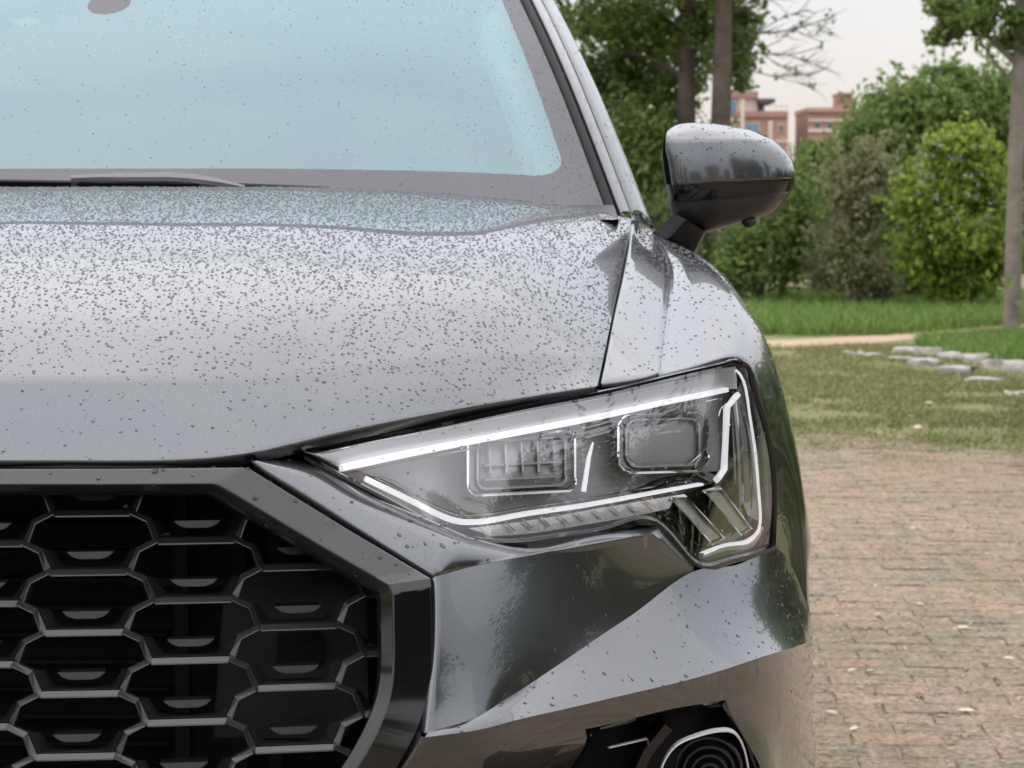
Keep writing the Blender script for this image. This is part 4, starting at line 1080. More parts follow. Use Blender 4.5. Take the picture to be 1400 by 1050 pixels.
# ---- ground ------------------------------------------------------------
gv = []; xs = np.array([-600, -60, -20, -10, -5, 0, 5, 10, 20, 60, 600.]); ys = np.array([-600, -60, -20, -8, 0, 6, 10, 14, 18, 24, 40, 90, 300, 1200.])
for y in ys:
    for x in xs: gv.append((x, y, -0.02))
m_ = len(xs)
mesh_obj("ground", gv, [[r_ * m_ + i, r_ * m_ + i + 1, (r_ + 1) * m_ + i + 1, (r_ + 1) * m_ + i] for r_ in range(len(ys) - 1) for i in range(m_ - 1)], "lawn", smooth=False)["kind"] = "structure"
pl = [G(1040, 466), G(1150, 462), G(1250, 455), G(1350, 446), G(1480, 436)]; pr = [G(1040, 477), G(1130, 474), G(1250, 464), G(1330, 457), G(1480, 447)]
left_ext = [np.array([-6, 19.5, -.02]), np.array([-6, 18.3, -.02])]
pa = curve([left_ext[0]] + pl, 6); pb = curve([left_ext[1]] + pr, 6)
pv = np.concatenate([pa, pb]) + [0, 0, .004]; k_ = len(pa)
mesh_obj("path", pv, [[i, k_ + i, k_ + i + 1, i + 1] for i in range(k_ - 1)], "path_sand", smooth=False)["kind"] = "structure"
# paved yard: soil bed with a ragged far edge, bricks on it
PAVE_ROT = R(-4)
def edge_y(x): return 10.7 + .35 * math.sin(x * 1.7) + .22 * math.sin(x * 4.1 + 1)
bx_ = np.linspace(-6.2, 6.2, 60)
bed = [(x, -9, -.004) for x in bx_] + [(x, edge_y(x), -.006) for x in bx_]
bed = []; bed_f = []
for x0, x1, far in [(bx_[i], bx_[i + 1], True) for i in range(59)]:
    y0a, y1a = (edge_y(x0), edge_y(x1)) if x1 < 2.8 else (6.0, 6.0)
    k = len(bed); bed += [(x0, -9, -.004), (x1, -9, -.004), (x1, y1a, -.004), (x0, y0a, -.004)]; bed_f.append([k, k + 1, k + 2, k + 3])
yard = mesh_obj("pavement", bed, bed_f, "joint_soil", smooth=False)
yard["kind"] = "structure"
BW, BD, JT = .200, .100, .004
def brick_variant(seed):
    r_ = random.Random(seed); w, d = (BW - JT) / 2, (BD - JT) / 2; b = .005
    j = lambda: r_.uniform(-.003, .003)
    low = [(-w, -d), (w, -d), (w, d), (-w, d)]
    v = [(x, y, -.02) for x, y in low] + [(x + j() * .3, y + j() * .3, -.005) for x, y in low] + [((x - math.copysign(b, x)) + j(), (y - math.copysign(b, y)) + j(), r_.uniform(-.002, .002)) for x, y in low]
    f = [[8, 9, 10, 11]] + [[4 + i, 4 + (i + 1) % 4, 8 + (i + 1) % 4, 8 + i] for i in range(4)] + [[i, (i + 1) % 4, 4 + (i + 1) % 4, 4 + i] for i in range(4)]
    return v, f
variants = [brick_variant(s) for s in range(10)]
var_me = []
for v, f in variants:
    me = bpy.data.meshes.new("brick"); me.from_pydata(v, [], f); me.materials.append(MATS["paver"]); var_me.append(me)
cells = []
cr_, sr_ = math.cos(PAVE_ROT), math.sin(PAVE_ROT)
for iy in range(-60, 125):
    for ix in range(-45, 46):
        lx, ly = ix * BW + (BW / 2 if iy % 2 else 0), iy * BD
        x, y = lx * cr_ - ly * sr_, lx * sr_ + ly * cr_
        if abs(x) > 6.0 or y < -5 or y > edge_y(x) - .1 or (x > 2.75 and y > 5.9): continue
        cells.append((x, y))
cells = np.array(cells)
P3 = np.stack([cells[:, 0], cells[:, 1], np.zeros(len(cells))], 1)
qx, qy = project(P3)
inview = (cells[:, 1] > 3) & (qx > 1095) & (qx < 1425) & (qy < 1070) & (qy > 300)
order = np.argsort(np.where(inview, cells[:, 1], 1e9))[:300]
order = [i for i in order if inview[i]]
near = set(int(i) for i in order)
def jig(): return rng.normal(0, .0022), rng.normal(0, .0022), rng.normal(0, .0018), rng.normal(0, .014), rng.normal(0, .008), rng.normal(0, .008)
allV, allF = [], []; base = 0
for i, (x, y) in enumerate(cells):
    jx, jy, jz, jr, jt, ju = jig()
    vi = int(rng.integers(10))
    if i in near:
        o = bpy.data.objects.new("brick", var_me[vi]); COL.objects.link(o); o.parent = yard
        o.location = (x + jx, y + jy, jz); o.rotation_euler = (jt, ju, PAVE_ROT + jr + (math.pi if rng.random() < .5 else 0))
    else:
        v, f = variants[vi]; v = np.array(v); a = PAVE_ROT + jr
        w = np.stack([v[:, 0] * math.cos(a) - v[:, 1] * math.sin(a) + x + jx, v[:, 0] * math.sin(a) + v[:, 1] * math.cos(a) + y + jy, v[:, 2] + jz + v[:, 0] * ju + v[:, 1] * jt], 1)
        allV.append(w); allF += [[q + base for q in p] for p in f]; base += 12
far_b = mesh_fast("brick_field", np.concatenate(allV), np.array(allF), "paver", yard); far_b["kind"] = "stuff"

# ---- grass ---------------------------------------------------------------
def blades(name, pts, hmin, hmax, w, material, lean=.5, label="", cat="grass"):
    n = len(pts); h = rng.uniform(hmin, hmax, n); a = rng.random(n) * 6.283
    d = np.stack([np.cos(a), np.sin(a), np.zeros(n)], 1); ln = rng.normal(0, lean, (n, 2))
    tip = pts + np.stack([ln[:, 0] * h, ln[:, 1] * h, h], 1)
    midp = pts + np.stack([ln[:, 0] * h * .3, ln[:, 1] * h * .3, h * .55], 1)
    W = (w * rng.uniform(.7, 1.3, n))[:, None]
    V = np.stack([pts - d * W, pts + d * W, midp + d * W * .7, tip, midp - d * W * .7], 1).reshape(-1, 3)
    b = (np.arange(n) * 5)[:, None]
    Fq = np.concatenate([b + [0, 1, 2], b + [0, 2, 4], b + [4, 2, 3]])
    o = mesh_fast(name, V, Fq, material)
    tag(o, label, cat, None, "stuff"); return o
def wedge(n, px0, px1, y0, y1, power=1.0):
    Y = y0 + (y1 - y0) * rng.random(n)**power
    return np.stack([(rng.uniform(px0, px1, n) - 700) / F * Y, Y, np.full(n, -.02)], 1)
NZ = np.random.default_rng(77).normal(0, 1, (64, 64))
def vnoise(x, y):
    xi, yi = np.floor(x).astype(int), np.floor(y).astype(int); fx, fy = x - xi, y - yi; fx = fx * fx * (3 - 2 * fx); fy = fy * fy * (3 - 2 * fy)
    q = lambda a, b: NZ[a % 64, b % 64]
    return (q(xi, yi) * (1 - fx) + q(xi + 1, yi) * fx) * (1 - fy) + (q(xi, yi + 1) * (1 - fx) + q(xi + 1, yi + 1) * fx) * fy
def patchy(p, thr, sc):
    s = vnoise(p[:, 0] * 1.3 * sc, p[:, 1] * .8 * sc) + .6 * vnoise(p[:, 0] * 3.7 * sc + 9, p[:, 1] * 2.3 * sc)
    return p[s + rng.normal(0, .45, len(p)) > thr]
lawn_pts = np.concatenate([patchy(wedge(70000, 1010, 1460, 10.2, 18.3), -.15, 1.0), patchy(np.stack([rng.uniform(-6, 8, 20000), rng.uniform(10.3, 18.2, 20000), np.full(20000, -.02)], 1), -.2, 1.0)])
# keep the path clear
blades("lawn_grass", lawn_pts, .012, .038, .0045, "grass_blade", .8, "short patchy lawn grass between brick paving and sandy path")
vp = np.concatenate([wedge(26000, 990, 1460, 19.6, 27), np.stack([rng.uniform(-6, 10, 9000), rng.uniform(19.8, 27, 9000), np.full(9000, -.02)], 1)])
vp = vp[vp[:, 1] > np.interp((vp[:, 0] / vp[:, 1]) * F + 700, [1040, 1150, 1250, 1350, 1480], [18.75, 19.1, 19.9, 20.9, 22.3])]
blades("verge_grass", vp, .06, .20, .007, "verge_blade", .45, "tall fresh green grass in front of the shrubs")
rp = wedge(16000, 1255, 1480, 15.9, 20.5)
rp = rp[(rp[:, 1] < np.interp((rp[:, 0] / rp[:, 1]) * F + 700, [1250, 1330, 1480], [18.6, 19.3, 20.4])) & (rp[:, 1] > np.interp((rp[:, 0] / rp[:, 1]) * F + 700, [1255, 1300, 1400, 1480], [17.6, 16.7, 15.5, 15.0]))]
blades("bank_grass", rp, .05, .13, .006, "verge_blade", .5, "green grass bank behind the kerb stones near the tree")
jp = np.concatenate([patchy(wedge(14000, 1080, 1440, 4.3, 10.9, .8), .5, 1.7), patchy(wedge(12000, 1060, 1450, 9.0, 10.9, .5), .1, 1.7)]); jp[:, 2] = -.004
blades("joint_grass", jp, .004, .012, .0016, "grass_blade", 1.0, "sparse weeds growing in the paving joints")
bp_ = wedge(9000, 1070, 1450, 4.2, 18, .7); bp_[:, 2] = .003
n_ = len(bp_); a_ = rng.random(n_) * 6.28; s_ = rng.uniform(.004, .013, n_)[:, None]
d1 = np.stack([np.cos(a_), np.sin(a_), rng.normal(0, .2, n_)], 1) * s_; d2 = np.stack([-np.sin(a_), np.cos(a_), rng.normal(0, .2, n_)], 1) * s_ * .35
lv = np.stack([bp_ - d1, bp_ + d2, bp_ + d1, bp_ - d2], 1).reshape(-1, 3); lv[:, 2] += .002
tag(mesh_fast("leaf_litter", lv, (np.arange(n_) * 4)[:, None] + np.arange(4), "dry_bit"), "small dry leaf crumbs strewn over paving and lawn", "litter", None, "stuff")
# larger pale fallen leaves
lm = bpy.data.meshes.new("fallen_leaf")
lm.from_pydata([(-.05, 0, .003), (-.025, .016, .010), (.02, .018, .012), (.05, 0, .002), (.02, -.016, .006), (-.025, -.015, .004), (0, 0, .001)], [], [[0, 6, 1], [1, 6, 2], [2, 6, 3], [3, 6, 4], [4, 6, 5], [5, 6, 0]]); lm.materials.append(MATS["pale_leaf"])
for i, (px, py, s) in enumerate([(1166, 916, .9), (1256, 949, 1.0), (1322, 972, 1.2), (1138, 974, .8), (1168, 996, .8), (1258, 826, .9), (1317, 858, 1.0), (1190, 917, .7), (1248, 722, .7), (1214, 938, .5), (1380, 900, .8), (1394, 838, .7)]):
    o = bpy.data.objects.new("fallen_leaf", lm); COL.objects.link(o); o.location = G(px, py, .006); o.rotation_euler = (rng.normal(0, .15), rng.normal(0, .15), rng.uniform(-.6, .6)); o.scale = (s * .36, s * .36, s * .36)
    tag(o, "small pale dry leaf lying on the brick paving", "leaf", "pale leaves on the paving")
for i, (px, py, s) in enumerate([(1276, 577, 1.1), (1233, 598, .9), (1255, 584, .9), (1270, 551, .8), (1212, 575, .7), (1246, 569, .7)]):
    o = bpy.data.objects.new("fallen_leaf", lm); COL.objects.link(o); o.location = G(px, py, .01); o.rotation_euler = (rng.normal(0, .2), rng.normal(0, .2), rng.uniform(-.6, .6)); o.scale = (s * .6, s * .6, s * .6)
    tag(o, "pale dry leaf lying on the lawn grass", "leaf", "pale leaves on the lawn")
# ---- kerb stones ------------------------------------------------------------
def stone(px, py, w, d, h, rot, label, group):
    c = G(px, py); bm = bmesh.new(); bmesh.ops.create_cube(bm, size=1)
    bmesh.ops.subdivide_edges(bm, edges=bm.edges[:], cuts=2, use_grid_fill=True)
    rr = random.Random(int(px * 7 + py))
    for v in bm.verts:
        k = 1 - .06 * (abs(v.co.x * 2)**2 * abs(v.co.y * 2)**2)
        v.co.x *= w * k * .8; v.co.y *= d * k * .75; v.co.z = (v.co.z + .5) * h * .8 * (1 - .10 * (abs(v.co.x / w * 2)**3)) - .03
        v.co += Vector((rr.gauss(0, .010), rr.gauss(0, .010), rr.gauss(0, .007)))
    me = bpy.data.meshes.new("kerb_stone"); bm.to_mesh(me); bm.free(); me.materials.append(MATS["stone"])
    me.polygons.foreach_set("use_smooth", [True] * len(me.polygons))
    o = bpy.data.objects.new("kerb_stone", me); COL.objects.link(o); o.location = c; o.rotation_euler = (0, 0, rot)
    tag(o, label, "stone", group); return o
gA, gB = "loose stones edging the lawn", "kerb stones along the grass bank"
stone(1166, 484, .20, .16, .06, -.2, "small grey edging stone farthest left in the front stone row", gA)
stone(1190, 487, .22, .18, .06, -.2, "flat grey edging stone second from the left in the front row", gA)
stone(1228, 492, .24, .20, .07, -.25, "grey edging stone third from the left in the front row", gA)
stone(1263, 500, .26, .22, .10, -.3, "brownish edging stone fourth from the left in the front row", gA)
stone(1308, 512, .30, .24, .11, -.35, "largest pale edging stone, fifth in the front row", gA)
stone(1348, 522, .30, .22, .07, -.4, "pale low edging stone at the right end of the front row", gA)
stone(1397, 540, .24, .18, .06, 0, "single flat stone at the right edge of the lawn", gA)
for i, (px, py, lab) in enumerate([(1244, 484, "kerb stone at the far left end of the rear kerb"), (1276, 487, "second stone from the left in the rear kerb"), (1310, 492, "pale kerb stone in the middle of the rear kerb"), (1342, 497, "kerb stone just right of the rear kerb's middle"), (1372, 502, "kerb stone next to last before the right edge"), (1402, 507, "kerb stone cut by the right edge below the trunk")]):
    stone(px, py, .32 + .03 * (i % 3), .13, .10 + .02 * (i % 2), -.28, lab, gB)

# ---- foliage -------------------------------------------------------------------
def leaf_cloud(blobs, leaf, seed, clump=.30, up=.5, per=26):
    """many small leaves in clumps through the volume of each blob (cx, cy, cz, rx, ry, rz, leaves)"""
    r_ = np.random.default_rng(seed); Vs = []
    parts_ = []
    for (cx, cy_, cz, rx, ry, rz, nl) in blobs:      # break every mass into uneven lobes
        m = 8; u = r_.normal(size=(m, 3)); u /= np.linalg.norm(u, axis=1, keepdims=True); sc_ = r_.uniform(.36, .70, m)
        cc_ = u * (1.02 - sc_)[:, None] * r_.uniform(.75, 1.12, (m, 1)) * [rx, ry, rz]; wgt = sc_**2 / (sc_**2).sum()
        for q in range(m): parts_.append((cx + cc_[q, 0], cy_ + cc_[q, 1], cz + cc_[q, 2], rx * sc_[q], ry * sc_[q], rz * sc_[q], max(30, int(nl * wgt[q]))))
    for (cx, cy_, cz, rx, ry, rz, nl) in blobs:      # sprigs that break the outline
        ns = int(10 + nl / 420); u = r_.normal(size=(ns, 3)) + [0, 0, .35]; u /= np.linalg.norm(u, axis=1, keepdims=True)
        st = u * [rx, ry, rz] * r_.uniform(.7, .98, (ns, 1)) + [cx, cy_, cz]; ln_ = r_.uniform(.25, .85, ns) * min(rx, rz)
        k = np.repeat(np.arange(ns), 16); tt = r_.random(len(k))
        dirs = u + r_.normal(0, .35, (ns, 3)) + [0, 0, .2]; dirs /= np.linalg.norm(dirs, axis=1, keepdims=True)
        p = st[k] + dirs[k] * (ln_[k] * tt)[:, None] + r_.normal(0, leaf * .35, (len(k), 3))
        t = dirs[k] + r_.normal(0, .8, (len(k), 3)); t /= np.linalg.norm(t, axis=1, keepdims=True); s = np.cross(t, r_.normal(size=(len(k), 3))); s /= np.linalg.norm(s, axis=1, keepdims=True)
        L_ = (leaf * r_.uniform(.6, 1.2, len(k)))[:, None]
        Vs.append(np.stack([p - t * L_ * .5, p + s * L_ * .28, p + t * L_ * .5, p - s * L_ * .28], 1).reshape(-1, 3))
    for (cx, cy_, cz, rx, ry, rz, nl) in parts_:
        nc = max(4, int(nl / per)); u = r_.normal(size=(nc, 3)); u /= np.linalg.norm(u, axis=1, keepdims=True)
        rad = r_.random(nc)**.45; cc_ = u * rad[:, None] * [rx, ry, rz]
        k = r_.integers(nc, size=nl); sz = clump * min(rx, ry, rz) * r_.uniform(.5, 1.5, nc)
        p = cc_[k] + r_.normal(size=(nl, 3)) * sz[k][:, None] * [1.15, 1.15, .7]
        p += [cx, cy_, cz]
        nrm = r_.normal(size=(nl, 3)) + [0, 0, up * 2]; nrm /= np.linalg.norm(nrm, axis=1, keepdims=True)
        t = np.cross(nrm, r_.normal(size=(nl, 3))); t /= np.linalg.norm(t, axis=1, keepdims=True); s = np.cross(nrm, t)
        L_ = (leaf * r_.uniform(.6, 1.35, nl))[:, None]
        droop = np.array([0, 0, -.25]) * L_
        Vs.append(np.stack([p - t * L_ * .5, p + s * L_ * .28, p + t * L_ * .5 + droop, p - s * L_ * .28], 1).reshape(-1, 3))
    V = np.concatenate(Vs); n = len(V) // 4
    return V, (np.arange(n) * 4)[:, None] + np.arange(4)
def limbs(path_sets, k=8):
    V, Fc = [], []
    for path, rad in path_sets:
        v, f = tube_data(path, rad, k, sum(len(q) for q in V)); V.append(v); Fc += f
    return np.concatenate(V), Fc
def plant(name, label, cat, base, blobs, leaf, material, seed, trunk=None, bark="bark", group=None, **kw):
    """blobs and trunk are given relative to base"""
    root = empty(name, base); tag(root, label, cat, group)
    V, Fq = leaf_cloud(blobs, leaf, seed, **kw)
    mesh_fast("crown", V + np.asarray(base), Fq, material, root)
    r_ = np.random.default_rng(seed + 99)
    if trunk is None:
        trunk = []
        top_ = max(b[2] for b in blobs)
        for q in range(5):
            a = r_.random() * 6.28; s = r_.uniform(.1, .35)
            trunk.append(([(0, 0, -.05), (s * .4 * math.cos(a), s * .4 * math.sin(a), top_ * .45), (s * math.cos(a), s * math.sin(a), top_ * .95)], [.022, .015, .006]))
    v, f = limbs([(np.asarray(p, float), r2) for p, r2 in trunk])
    mesh_obj("trunk", v + np.asarray(base), f, bark, root)
    return root
def B(px, py, Y, base, rx, ry, rz, n):   # a blob where the photo shows it
    p = U(px, py, Y) - np.asarray(base); return (p[0], p[1], p[2], rx * 1.06, ry * 1.06, rz * 1.05, int(n * 1.05))
def gb_(px, Y): return np.array([(px - 700) / F * Y, Y, -.02])

# shrubs in front, left to right
b = gb_(915, 25); plant("shrub", "dark shrub low behind the car's mirror stalk", "shrub", b, [B(905, 330, 25, b, .55, .5, .6, 5200), B(960, 375, 25, b, .5, .5, .45, 3600)], .075, "leaf_dark", 11)
b = gb_(1040, 24.5); plant("shrub", "mid green rounded shrub right below the door mirror", "shrub", b, [B(1030, 350, 24.5, b, .42, .45, .55, 5200), B(1070, 330, 24.6, b, .38, .4, .62, 5000), B(1085, 290, 24.8, b, .3, .35, .4, 2600)], .075, "leaf_mid", 12)
b = gb_(1165, 24); plant("shrub", "dull olive upright shrub in the middle of the shrub row", "shrub", b, [B(1165, 270, 24, b, .40, .4, .55, 6500), B(1150, 350, 24, b, .42, .4, .48, 5500), B(1195, 225, 24, b, .26, .3, .30, 2600), B(1180, 390, 24, b, .35, .35, .3, 3000)], .060, "leaf_olive", 13)
b = gb_(1310, 23.5); root = plant("flowering_shrub", "bright yellow green bush dotted with pale violet flowers", "shrub", b, [B(1312, 212, 23.5, b, .36, .4, .32, 4600), B(1276, 268, 23.4, b, .40, .4, .36, 5200), B(1352, 262, 23.6, b, .36, .4, .40, 4800), B(1305, 322, 23.4, b, .46, .45, .40, 6200), B(1362, 340, 23.5, b, .32, .4, .36, 3600), B(1262, 345, 23.5, b, .34, .4, .34, 3600), B(1320, 388, 23.5, b, .42, .4, .24, 3200)], .070, "leaf_bright", 14)
fl = []; r_ = np.random.default_rng(5)
for q in range(52):
    p = U(r_.uniform(1250, 1360), r_.uniform(185, 330), 23.1 - r_.random() * .15)
    for w in range(5):
        c = p + r_.normal(0, .016, 3); s = .012; n1 = r_.normal(size=3); n1 /= np.linalg.norm(n1); t1 = np.cross(n1, [.2, .5, .8]); t2 = np.cross(n1, t1)
        fl.append(np.stack([c - t1 * s, c + t2 * s, c + t1 * s, c - t2 * s]))
V = np.concatenate(fl); o = mesh_fast("blossom", V, (np.arange(len(fl)) * 4)[:, None] + np.arange(4), "petal", root); o["kind"] = "stuff"
b = gb_(1250, 25.5); plant("shrub", "low mid green scrub between the olive and the yellow green bush", "shrub", b, [B(1240, 370, 25.5, b, .5, .4, .4, 4200), B(1235, 300, 26, b, .4, .4, .5, 3800)], .075, "leaf_mid", 15)
b = gb_(1250, 29); plant("broad_tree", "broad dark green tree rising behind the flowering bush", "tree", b, [B(1250, 160, 29, b, .85, .8, .50, 9000), B(1190, 215, 28.5, b, .55, .6, .55, 5500), B(1330, 150, 29.5, b, .95, .9, .62, 9500), B(1400, 200, 29.5, b, .9, .8, .9, 7500), B(1290, 110, 29.5, b, .4, .4, .22, 1800), B(1180, 300, 29, b, .6, .6, .8, 5000)], .105, "leaf_mid", 16, trunk=[([(0, 0, -.05), (.1, 0, 1.0), (.3, .1, 2.4)], [.12, .10, .05]), ([(.1, 0, 1.0), (-.5, 0, 1.8)], [.08, .03])])
b = gb_(1120, 31); plant("dark_shrub", "dark green thicket under the gap between the two buildings", "shrub", b, [B(1100, 260, 31, b, .55, .6, .5, 5000), B(1130, 215, 31, b, .4, .5, .26, 2400), B(1060, 290, 31, b, .7, .6, .7, 5000), B(1150, 330, 30, b, .8, .6, .8, 5500)], .095, "leaf_mid", 17)
b = gb_(930, 33); plant("dark_shrub", "deep green thicket filling the space behind the pillar", "shrub", b, [B(870, 250, 33, b, 1.1, .8, 1.2, 10000), B(960, 290, 33, b, .9, .8, 1.0, 8000), B(790, 280, 33, b, 1.0, .8, 1.1, 5000)], .11, "leaf_dark", 18)
b = gb_(880, 27); plant("shrub", "lighter green bush left of the door mirror", "shrub", b, [B(868, 200, 27, b, .45, .5, .5, 4600), B(885, 265, 27, b, .42, .45, .42, 3600), B(850, 300, 27, b, .5, .5, .6, 3600)], .085, "leaf_mid", 19)

b = gb_(1090, 38); plant("thicket", "dense dark green wall of bushes closing the view behind the shrubs", "bushes", b, [B(px_, 335 + 12 * (i_ % 3), 38 + (i_ % 2), b, .95, .8, 1.05, 4200) for i_, px_ in enumerate(range(760, 1450, 55))] + [B(px_, 255 + 10 * (i_ % 3), 39, b, .85, .7, .8, 3000) for i_, px_ in enumerate((780, 850, 920, 985, 1050, 1120, 1190, 1260, 1330, 1400, 1450))] + [B(px_, 190, 40, b, .8, .7, .5, 1500) for px_ in (790, 870, 1230, 1310, 1390)], .115, "leaf_dark", 41)
# two straight trunks and their high crown
def tall(px0, px1, Y, name, label, r0, blobs, seed, forks, material="leaf_dark", group=None, bark="bark", leaf=.10):
    b = gb_(px0, Y); t0 = np.zeros(3)
    def rel(px, py): return U(px, py, Y) - b
    pth = [(0, 0, -.1), tuple(rel(px0 + (px1 - px0) * .45, 200)), tuple(rel(px1, 0)), tuple(rel(px1 + (px1 - px0) * .4, -160))]
    tr = [(curve(pth, 5), np.linspace(r0 * 1.2, r0 * .6, 16))]
    for f_ in forks: tr.append((curve([rel(*q) for q in f_[0]], 4), np.linspace(f_[1], f_[1] * .25, (len(f_[0]) - 1) * 4 + 1)))
    return plant(name, label, "tree", b, [B(*(q[:3]), b, q[3] * 1.05, q[4] * 1.05, q[5] * 1.1, int(q[6] * .62)) for q in blobs], leaf, material, seed, trunk=tr, bark=bark, group=group)
tall(936, 940, 27, "tall_tree", "left one of the two straight brown trunks above the door mirror", .125,
     [(850, 40, 27.5, 1.0, .9, .55, 5200), (900, 110, 28, .75, .8, .45, 3200), (820, 130, 28, .8, .8, .5, 3000), (880, -60, 27, 1.5, 1.3, .6, 5000), (960, 60, 28.3, .5, .5, .4, 1900), (930, -190, 27, 1.5, 1.3, .75, 5200)], 21,
     [([(940, 60), (900, 20), (850, -10)], .05), ([(938, 110), (890, 80), (850, 70)], .04)], material="leaf_mid")
def twigs(main):
    """thin the limbs and let each one fork into finer twigs"""
    r_ = random.Random(12); res = [(p, w * .62) for p, w in main]
    for p, w in main:
        for q in range(9):
            k = r_.randrange(len(p) - 1); t = r_.random(); x = p[k][0] + (p[k + 1][0] - p[k][0]) * t; y = p[k][1] + (p[k + 1][1] - p[k][1]) * t
            L_ = r_.uniform(14, 46); a_ = r_.uniform(-1.0, .75); bend = r_.uniform(-.5, .5)
            x2, y2 = x + L_ * .5 * math.cos(a_), y + L_ * .5 * math.sin(a_); x3, y3 = x2 + L_ * .5 * math.cos(a_ + bend), y2 + L_ * .5 * math.sin(a_ + bend)
            res.append(([(x, y), (x2, y2), (x3, y3)], r_.uniform(.004, .007)))
    return res
tall(980, 990, 26, "tall_tree", "right one of the two straight brown trunks, with bare branches reaching right", .125,
     [(1010, 60, 26.6, .30, .4, .30, 1500), (950, 20, 27, .6, .5, .35, 2200), (1005, 20, 26.5, .28, .4, .2, 900), (905, 165, 27.5, .4, .4, .3, 1100), (1000, -70, 26, .9, .8, .4, 2600), (1015, 105, 26.8, .15, .3, .2, 500), (1000, -190, 26, 1.2, 1.1, .65, 4200)], 22,
     twigs([([(990, 40), (1035, 45), (1085, 40), (1140, 22)], .026), ([(987, 75), (1030, 72), (1075, 75), (1125, 62)], .024), ([(985, 105), (1020, 98), (1060, 105), (1110, 118)], .018), ([(1035, 45), (1075, 22), (1110, 12)], .012),
      ([(1030, 72), (1070, 52), (1100, 30)], .011), ([(1060, 105), (1090, 100), (1115, 106)], .008), ([(1075, 75), (1100, 82), (1118, 90)], .008), ([(990, 20), (1040, 5), (1075, -8)], .02), ([(1085, 40), (1105, 48), (1132, 44)], .008), ([(1045, 72), (1062, 88), (1085, 92)], .008)]), material="leaf_mid")
# few leaves left on the bare twigs
tw = [(1130, 20), (1138, 28), (1120, 62), (1126, 66), (1096, 34), (1075, 22), (1108, 116), (1112, 120), (1084, 40), (1100, 82), (1065, 50), (1062, 104), (1050, 44), (1092, 100), (1058, 24), (1134, 44), (1088, 92), (1120, 40)]
r_ = np.random.default_rng(3); V = []
tree_r = [o for o in bpy.data.objects if o.get("label", "").startswith("right one of the two")][0]
for px, py in tw:
    for q in range(4):
        c = U(px + r_.normal(0, 2.5), py + r_.normal(0, 2.5), 26); t1 = r_.normal(size=3); t1 /= np.linalg.norm(t1); t2 = np.cross(t1, r_.normal(size=3)); t2 /= np.linalg.norm(t2)
        V.append(np.stack([c - t1 * .035, c + t2 * .018, c + t1 * .035, c - t2 * .018]))
V = np.concatenate(V); o = mesh_fast("twig_leaves", V, (np.arange(len(V) // 4) * 4)[:, None] + np.arange(4), "leaf_mid", tree_r); o["kind"] = "stuff"
tall(1384, 1396, 20.5, "street_tree", "pale barked tree at the right edge with light leaves on top", .070,
     [(1340, 15, 20.5, .40, .4, .22, 1300), (1400, 40, 20.5, .30, .4, .25, 900), (1310, 30, 20.3, .18, .3, .10, 350), (1330, -60, 20.5, .6, .6, .3, 2000), (1285, 50, 20.4, .08, .1, .07, 90), (1290, 8, 20.4, .14, .2, .1, 260), (1400, -130, 20.5, 1.0, .9, .55, 3600), (1440, -30, 20.5, .6, .6, .4, 1800)], 23,
     [([(1393, 90), (1350, 50), (1310, 15), (1290, 0)], .03), ([(1392, 120), (1360, 85), (1335, 45)], .022), ([(1394, 60), (1380, 20), (1370, -20)], .03), ([(1350, 50), (1315, 48), (1285, 52)], .012)], material="leaf_mid", bark="bark_pale", leaf=.085)
# unseen trees added around the yard, mainly for reflections in the car's paint
proto = None
ring_ = [(-13, -13), (-8.2, -16), (-3.0, -18), (2.2, -17), (7.0, -17.5), (9.0, -13), (11.0, -14), (6.5, -13.5), (13.0, -9.5), (14.0, -5), (14.5, -1.5), (13.6, 1.2), (13.0, 3.8), (12.4, 6.2), (12.6, 8.6), (11.8, 11), (12.2, 13.4), (11.4, 15.8), (11.8, 18.4), (11.2, 21), (-14.5, -6), (-15, 1), (-14.5, 8), (-13, 15), (-14, 24), (-10.5, 27), (-7.5, 26), (-4.2, 29), (-1.5, 27.5)]
for i, (x, y) in enumerate(ring_):
    if proto is None:
        proto = plant("added_tree", "leafy tree of the yard mirrored in the car's paint", "tree", (x, y, -.02), [(0, 0, 3.6, 1.7, 1.6, 1.5, 9000), (.6, .3, 2.4, 1.3, 1.3, .9, 5000), (-.7, -.2, 2.3, 1.2, 1.2, 1.0, 5000), (0, 0, 1.0, 1.6, 1.2, .9, 5000)], .16, "leaf_dark", 31,
                      trunk=[([(0, 0, -.1), (.05, 0, 1.6), (.1, .1, 3.8)], [.16, .12, .05]), ([(.05, 0, 1.6), (.7, .3, 2.6)], [.07, .03]), ([(.05, 0, 1.7), (-.7, -.2, 2.5)], [.07, .03])], group="added trees out of view")
    else:
        t = copy_tree(proto); t.location = (x, y, -.02); t.rotation_euler = (0, 0, i * 1.9); s = .85 + .3 * ((i * 37) % 10) / 10; t.scale = (s, s, s * (1 + .12 * (i % 3)) * (.8 if y < -1 and x < 6 else (1.5 if y < -9 else (.78 if y < 5 else .5))))

# unseen bushes added right of the view to darken the wing side's reflection
bush = None
for i, (x, y) in enumerate([(3.3, 7.4), (3.6, 9.4), (4.0, 11.4), (4.5, 13.6), (5.1, 16.2), (5.8, 18.8)]):
    if bush is None:
        bush = plant("added_bush", "low dark bush mirrored in the side of the front wing", "shrub", (x, y, -.02), [(0, 0, .85, .75, .8, .75, 5200), (.2, .3, .45, .7, .8, .45, 2600), (0, -.4, .5, .6, .6, .5, 2200)], .10, "leaf_dark", 33, group="added bushes right of the view")
    else:
        t = copy_tree(bush); t.location = (x, y, -.02); t.rotation_euler = (0, 0, i * 2.3); s = .95 + .12 * (i % 3); t.scale = (s, s, s)
